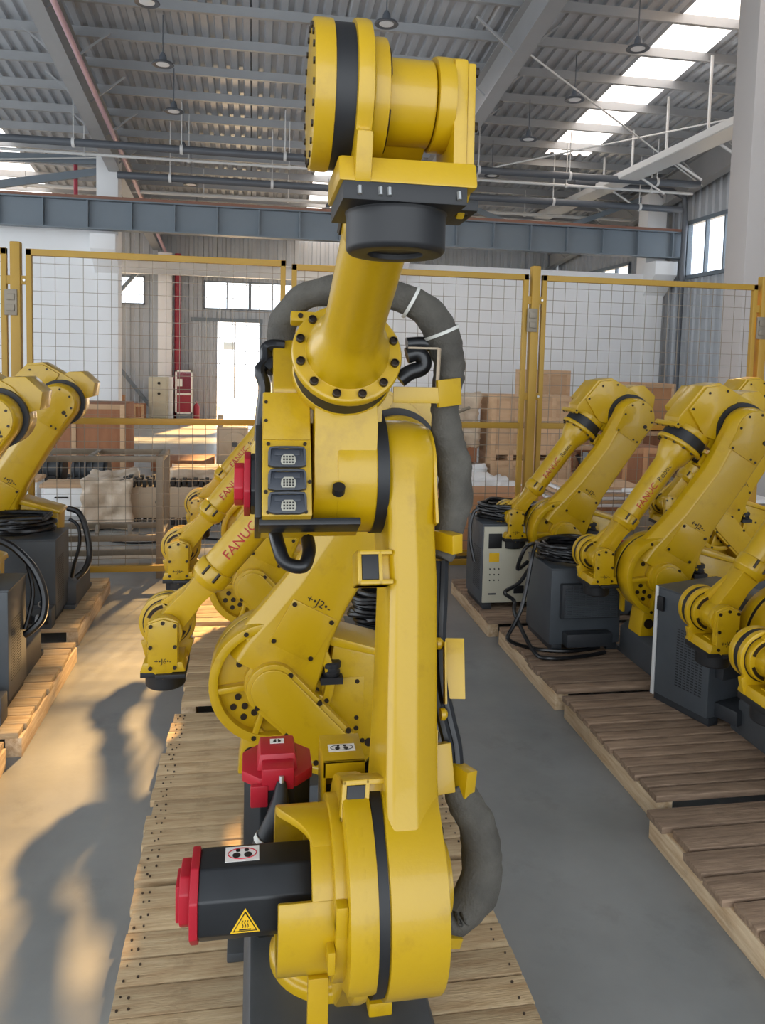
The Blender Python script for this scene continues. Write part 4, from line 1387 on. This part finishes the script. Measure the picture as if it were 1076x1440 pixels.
for q0 in (-.03, -.1, -.168):
    g = sub(pn, 'E', 'E', 'connector', MB().prism([(-.055, -.024), (-.035, -.03), (.035, -.03), (.055, -.024), (.055, .02), (.045, .026), (-.045, .026), (-.055, .02)], 0, .02,
            lambda u, v, l: (.2 + l, -.171 + u, q0 + v)), CONN, .003)
    sub(g, 'E', 'E', 'latch_bar', MB().tube([(.215, -.171 - .05, q0 - .02), (.225, -.171 - .05, q0 + .02), (.227, -.171 - .035, q0 + .027), (.227, -.171 + .035, q0 + .027), (.225, -.171 + .05, q0 + .02), (.215, -.171 + .05, q0 - .02)], .004, 6, 2), CONN)
    sub(g, 'E', 'E', 'shade_plate', MB().box(.218, .223, -.171 - .037, -.171 + .037, q0 + .004, q0 + .022), CONN, .002)
    ins = sub(g, 'E', 'E', 'insert', MB().prism([(-.018, -.024), (.018, -.024), (.022, -.014), (.02, .0), (.012, .008), (-.012, .008), (-.02, .0), (-.022, -.014)], .018, .026,
              lambda u, v, l: (.2 + l, -.168 + u, q0 + v)), CONI, .002)
    ph = MB()
    for a in range(4):
        for b in range(3):
            y, z = -.168 + (a - 1.5) * .0085, q0 - .018 + b * .0085
            ph.box(.2255, .227, y - .0026, y + .0026, z - .0026, z + .0026)
    sub(g, 'E', 'E', 'pin_holes', ph, STBLK, kind='stuff')
cst = find('elbow_casting')
O('plug_hole', MB().cyl((.17, -.02, -.122), (.192, -.02, -.112), .019, 18), BLK, cst)
# cable loop hanging under the tray
sub(pn, 'E', 'E', 'cable', MB().tube([(.02, -.2, -.2), (.04, -.19, -.25), (.05, -.17, -.30), (.06, -.12, -.315), (.04, -.1, -.27), (.0, -.1, -.22)], .021, 10), CABLE)

# black connectors to the left of the ring
mb = MB()
for pts, r in (([(400, 487, 2.5), (382, 486, 2.5), (374, 492, 2.5), (374, 510, 2.48), (366, 522, 2.46), (372, 545, 2.45), (368, 580, 2.45), (366, 620, 2.45)], .02),
               ([(400, 508, 2.5), (384, 512, 2.48), (374, 520, 2.47)], .026)):
    mb.tube([at(*p) for p in pts], r, 9)
into(main, O('cable_bundle', mb.mesh('cable_bundle'), CABLE))
# black plugs and flat black duct between ring and hose
mb = MB()
mb.tube([at(*p) for p in ((572, 484, 2.42), (596, 483, 2.42), (614, 490, 2.42), (622, 500, 2.42))], .022, 10)
mb.tube([at(*p) for p in ((572, 500, 2.4), (588, 497, 2.4), (596, 508, 2.4), (592, 518, 2.4), (576, 524, 2.4), (562, 534, 2.4))], .026, 10)
into(main, O('cable_bundle', mb.mesh('cable_bundle'), CABLE))
mb = MB().bar(at(574, 489, 2.36), at(616, 490, 2.36), .008, .006)
mb.bar(at(618, 490, 2.36), at(614, 566, 2.34), .008, .022)
mb.bar(at(614, 566, 2.34), at(625, 569, 2.34), .008, .01)
into(main, O('hose_bracket', mb.mesh('hose_bracket'), TAN))
# yellow clamp plate holding the hose at elbow height
pc = [at(553, 555, 2.32), at(617, 556, 2.32), at(647, 550, 2.36)]
mb = MB().bar(pc[0], pc[1], .008, .05).bar(pc[1] + Vector((-.004, 0, .004)), pc[2], .012, .085)
cl = into(main, O('hose_clamp', mb.mesh('hose_clamp', .002), YEL))

# grey fabric hose, upper run
pts = [(402, 545, 2.56), (395, 500, 2.56), (398, 455, 2.55), (420, 424, 2.52), (470, 407, 2.48), (535, 410, 2.44), (575, 424, 2.43), (606, 444, 2.42), (625, 480, 2.42), (631, 520, 2.42), (627, 560, 2.42),
       (630, 610, 2.42), (638, 655, 2.42), (641, 700, 2.4), (631, 745, 2.37), (620, 785, 2.34)]
rad = [.045, .046, .046, .045, .045, .046, .049, .053, .056, .05, .046, .053, .056, .055, .049, .035]


def hose(pts, rad, seed):
    rnd = random.Random(seed)
    mb = MB()
    mb.tube([at(*p) for p in pts], rad, 24, 14)
    me = mb.mesh('hose', smooth=80)
    from mathutils import noise
    for v in me.vertices:
        n = noise.noise(v.co * 10) * .013 + noise.noise(Vector((v.co.x * 12, v.co.y * 12, v.co.z * 40))) * .006
        v.co += v.normal * n
    return me


hs = into(main, O('hose', hose(pts, rad, 1), HOSE))
for i, (q, R) in enumerate((((578, 425, 2.43), .053), ((620, 468, 2.42), .06))):
    d = (at(*((606, 444, 2.42) if i == 0 else (628, 500, 2.42))) - at(*((560, 418, 2.43) if i == 0 else (606, 444, 2.42)))).normalized()
    k = MB().ring(at(*q), d, R - .004, R + .003, -.005, .005, 24)
    o = O('hose_tie', k, TIE)
    into(main, o)
# dark cables along the arm, yellow guards and clamps
mb = MB()
for dx_ in (-.014, .012):
    mb.tube([at(619, 790, 2.33) + Vector((dx_, 0, 0)), at(617, 850, 2.27) + Vector((dx_, 0, 0)), at(615, 900, 2.24) + Vector((dx_, 0, 0)), at(618, 960, 2.19) + Vector((dx_, 0, 0)), at(628, 1010, 2.15) + Vector((dx_, 0, 0)), at(637, 1050, 2.12) + Vector((dx_, 0, 0)), at(640, 1095, 2.09) + Vector((dx_, 0, 0))], .017, 8)
into(main, O('arm_cable', mb.mesh('arm_cable'), CABLE))
p0, p1 = at(625, 903, 2.2), at(626, 990, 2.13)
into(main, O('cable_guard', MB().bar(p0, p1, .006, .07).bar(p0 + Vector((.034, .03, 0)), p1 + Vector((.034, .03, 0)), .07, .006).mesh('cable_guard', .002), YEL))
for (a, b, w) in (((623, 763, 2.3), (637, 760, 2.32), .06), ((640, 1096, 2.07), (654, 1092, 2.09), .075), ((618, 1045, 2.08), (624, 1115, 2.04), .035)):
    A, B = at(*a), at(*b)
    if abs(a[1] - b[1]) < 20:
        mb = MB().bar(A, B, .09, w)
    else:
        mb = MB().bar(A, B, .06, w)
    into(main, O('hose_clamp', mb.mesh('hose_clamp', .003), YEL))
pts = [(641, 1104, 2.09), (655, 1132, 2.07), (672, 1170, 2.05), (679, 1215, 2.03), (670, 1256, 2.0), (650, 1284, 1.99), (626, 1300, 1.99), (600, 1300, 2.02)]
into(main, O('hose', hose(pts, [.038, .05, .056, .06, .06, .052, .046, .04], 2), HOSE))
into(main, O('hose_clamp', MB().bar(at(622, 1318, 1.95), at(640, 1318, 1.97), .06, .03).mesh('hose_clamp', .003), YEL))
# round rubber buttons down the outer edge of the arm
for s_ in (.42, .62):
    O('button', MB().lathe([(.018, 0), (.018, .012), (.01, .02)], (.03, .285, s_), 'Y', 14), YEL, find('upper_arm'))

# ------------------------------------------------------------------ controllers
slot_me = None


def controller(x0, x1, y0, y1, z0, h, lab, rotz=0, front=None, vent_left=True, mt=CTRL, grp='robot controllers on pallets', vent_right=False):
    cx, cy = (x0 + x1) / 2, (y0 + y1) / 2
    w, d = (x1 - x0) / 2, (y1 - y0) / 2
    t = E('controller', (cx, cy, z0), rotz, label=lab, category='controller', group=grp)
    body = O('body', bx(-w, w, -d, d, .05, h, .01), mt, t)
    O('skid', bx(-w + .02, -w + .1, -d, d, 0, .05, .003), CTRLD, t)
    O('skid', bx(w - .1, w - .02, -d, d, 0, .05, .003), CTRLD, t)
    O('top_lid', bx(-w - .005, w + .005, -d - .005, d + .005, h, h + .012, .004), mt, t)
    for side, on in ((-1, vent_left), (1, vent_right)):
        if on:
            v = MB()
            for i in range(22):
                for k in range(7):
                    y = -d + .05 + k * .03
                    z = h * .22 + i * .017
                    v.box(side * w - .0015, side * w + .0015, y, y + .02, z, z + .006)
            O('vent_slots', v, BLK, body, kind='stuff')
    if front == 'panel':
        pnl = O('front_panel', bx(-w + .01, w - .01, -d - .014, -d, .06, h - .01, .004), BEIGE, t)
        O('display', bx(-w + .05, -w + .17, -d - .018, -d - .012, h - .2, h - .07, .002), BLK, pnl)
        O('rating_plate', bx(-w + .06, -w + .15, -d - .0165, -d - .012, h - .32, h - .24), STYEL, pnl)
        O('name_plate', bx(-w + .06, -w + .13, -d - .0165, -d - .012, .13, .145), PED, pnl)
        O('breaker', MB().cyl((.02, -d - .05, h - .14), (.02, -d - .01, h - .14), .06, 18).box(.01, .03, -d - .07, -d - .05, h - .19, h - .09).mesh('breaker', .004), BLK, pnl)
        O('socket', bx(.0, .09, -d - .03, -d - .012, .14, .21, .004), BLK, pnl)
        kb = MB()
        for i in range(3):
            for k in range(3):
                kb.cyl((-w + .07 + k * .04, -d - .02, h - .38 - i * .05), (-w + .07 + k * .04, -d - .012, h - .38 - i * .05), .006, 8)
        O('buttons', kb, STBLK, pnl, kind='stuff')
    elif front == 'fins':
        gr = O('heat_sink', bx(-w + .07, w - .03, -d - .05, -d, h * .42, h - .1, .006), CTRLD, t)
        fm = MB()
        for i in range(16):
            z = h * .44 + i * (h * .58 - .14) / 16
            fm.box(-w + .09, w - .05, -d - .058, -d - .048, z, z + .009)
        for k in range(9):
            x = -w + .1 + k * (2 * w - .16) / 8
            fm.box(x, x + .006, -d - .056, -d - .048, h * .44, h - .11)
        O('fins', fm, CTRL, gr, kind='stuff')
        O('lower_step', bx(-w + .1, w - .1, -d - .1, -d, .06, .16, .01), CTRLD, t)
    elif front == 'door':
        O('door_edge', bx(-w - .012, -w - .002, d - .02, d + .004, .04, h + .01, .002), PIPEW, t)
        O('latch', bx(-w - .02, -w, d - .07, d - .02, h - .14, h - .05, .004), BLK, t)
        O('rear_box', bx(-w + .05, w - .05, -d - .06, -d, .3, h - .1, .006), CTRLD, t)
        O('lower_step', bx(-w + .06, w - .06, -d - .16, -d, .06, .15, .01), CTRLD, t)
    return t


controller(1.97, 2.55, 6.3, 6.78, .15, .74, 'grey controller with beige front panel, nearest the fence in the right row', front='panel')
controller(2.2, 2.76, 5.3, 5.8, .15, .62, 'dark controller with finned back under the large cable coil', front='fins', vent_left=False, mt=CTRL)
controller(2.62, 3.16, 4.12, 4.55, .15, .74, 'grey controller with slotted side and bright door edge', rotz=radians(17), front='door')
controller(.56, .94, 4.12, 4.52, .15, .58, 'small dark controller behind the side-on robot of the middle row', vent_left=True)
controller(-2.1, -1.52, 6.28, 6.72, .15, .66, 'dark controller of the left row nearest the fence', front=None, vent_left=False, vent_right=True, mt=CTRL)
controller(-2.0, -1.42, 4.75, 5.12, .15, .72, 'dark controller of the left row at the frame edge', front=None, vent_left=False, vent_right=True, mt=CTRL)


# ------------------------------------------------------------------ cables
def coil(c, R, n, r, lab, seed, tail=None, h=.12, squash=.8):
    rnd = random.Random(seed)
    c = Vector(c)
    pts = []
    for k in range(n * 10):
        a = 2 * pi * k / 10
        rr = R * (1 + rnd.uniform(-.16, .16))
        f = k / (n * 10)
        pts.append(c + Vector((rr * cos(a), rr * squash * sin(a), r + h * f + rnd.uniform(0, .02))))
    if tail:
        pts += [Vector(p) for p in tail]
    o = O('cable_coil', MB().tube(pts, r, 7, 4).mesh('cable_coil'), CABLE, label=lab, category='cable', group='black cable coils on controllers')
    return o


coil((2.27, 6.54, .902), .25, 9, .015, 'coil of black cable on the controller with beige panel', 3, [(2.02, 6.5, 1.0), (1.93, 6.5, .93), (1.9, 6.45, .75), (1.93, 6.4, .55)])
coil((2.48, 5.56, .782), .27, 14, .013, 'large coil of black cable on the dark finned controller', 4)


def cable(pts, r, lab, name='cable'):
    return O(name, MB().tube(pts, r, 8, 6).mesh(name), CABLE, label=lab, category='cable')


w_ = lambda *a: at(*a)
cable([w_(742, 790, 5.6), w_(728, 800, 5.5), w_(738, 772, 5.45), w_(752, 765, 5.5), w_(748, 785, 5.4), w_(735, 850, 5.35), w_(722, 880, 5.3), w_(716, 900, 5.25), (2.1, 5.3, .175), (2.35, 5.25, .17), (2.6, 5.3, .17)], .015,
      'thick black cable hanging down the corner of the finned controller')
cable([w_(744, 800, 5.5), w_(730, 820, 5.45), w_(710, 833, 5.4), w_(723, 845, 5.4), w_(725, 865, 5.35), (2.05, 5.2, .19), (2.15, 5.12, .172), (2.4, 5.14, .17), (2.6, 5.2, .17)], .015,
      'black cable looping out beside the finned controller and over the boards')
coil((.76, 4.32, .742), .17, 11, .016, 'coil of black cable on the small controller in the middle row', 9, h=.2)
coil((-1.85, 6.5, .822), .24, 8, .018, 'heap of black cable on the left row controller nearest the fence', 5)
coil((-1.78, 4.93, .882), .22, 8, .018, 'heap of black cable on the left row controller at the frame edge', 6)
for k, (pts, lab) in enumerate(((((96, 715, 6.6), (112, 722, 6.55), (122, 748, 6.5), (126, 780, 6.45), (120, 800, 6.4), (108, 812, 6.4)), 'black cable arching down from the left row controller nearest the fence'),
                                (((98, 730, 6.6), (110, 740, 6.55), (112, 765, 6.5), (104, 795, 6.45), (101, 812, 6.45)), 'thin black cable hanging inside the arching cable at the left row'),
                                (((0, 760, 5.2), (22, 772, 5.15), (48, 800, 5.1), (62, 835, 5.05), (60, 868, 5.0), (42, 888, 4.98), (35, 892, 4.98)), 'black cable arching down the left row controller at the frame edge'),
                                (((38, 790, 5.2), (46, 830, 5.15), (42, 860, 5.1), (35, 885, 5.05)), 'thin black cable beside the frame edge controller'))):
    cable([w_(*p) for p in pts], .014 if 'thin' in lab else .024, lab)
# plugs and connector blocks at the pallet edge, left row
for c, lab in (((-1.62, 6.2, .15), 'dark connector block with cable ends on the left row pallet'), ((-1.5, 4.6, .15), 'metal plug block at the foot of the frame edge controller')):
    t = E('connector_block', c, label=lab, category='connector block')
    O('block', bx(-.1, .1, -.06, .06, 0, .16, .01), PED, t)
    for k in (-1, 0, 1):
        O('plug', MB().cyl((k * .06, -.05, .1), (k * .06 + .01, -.11, .07), .022, 10), STEEL if k == 0 else BLK, t)
    O('handle_ring', MB().ring((.02, -.03, .19), 'Y', .02, .027, -.004, .004, 14), STEEL, t)
#@@END@@
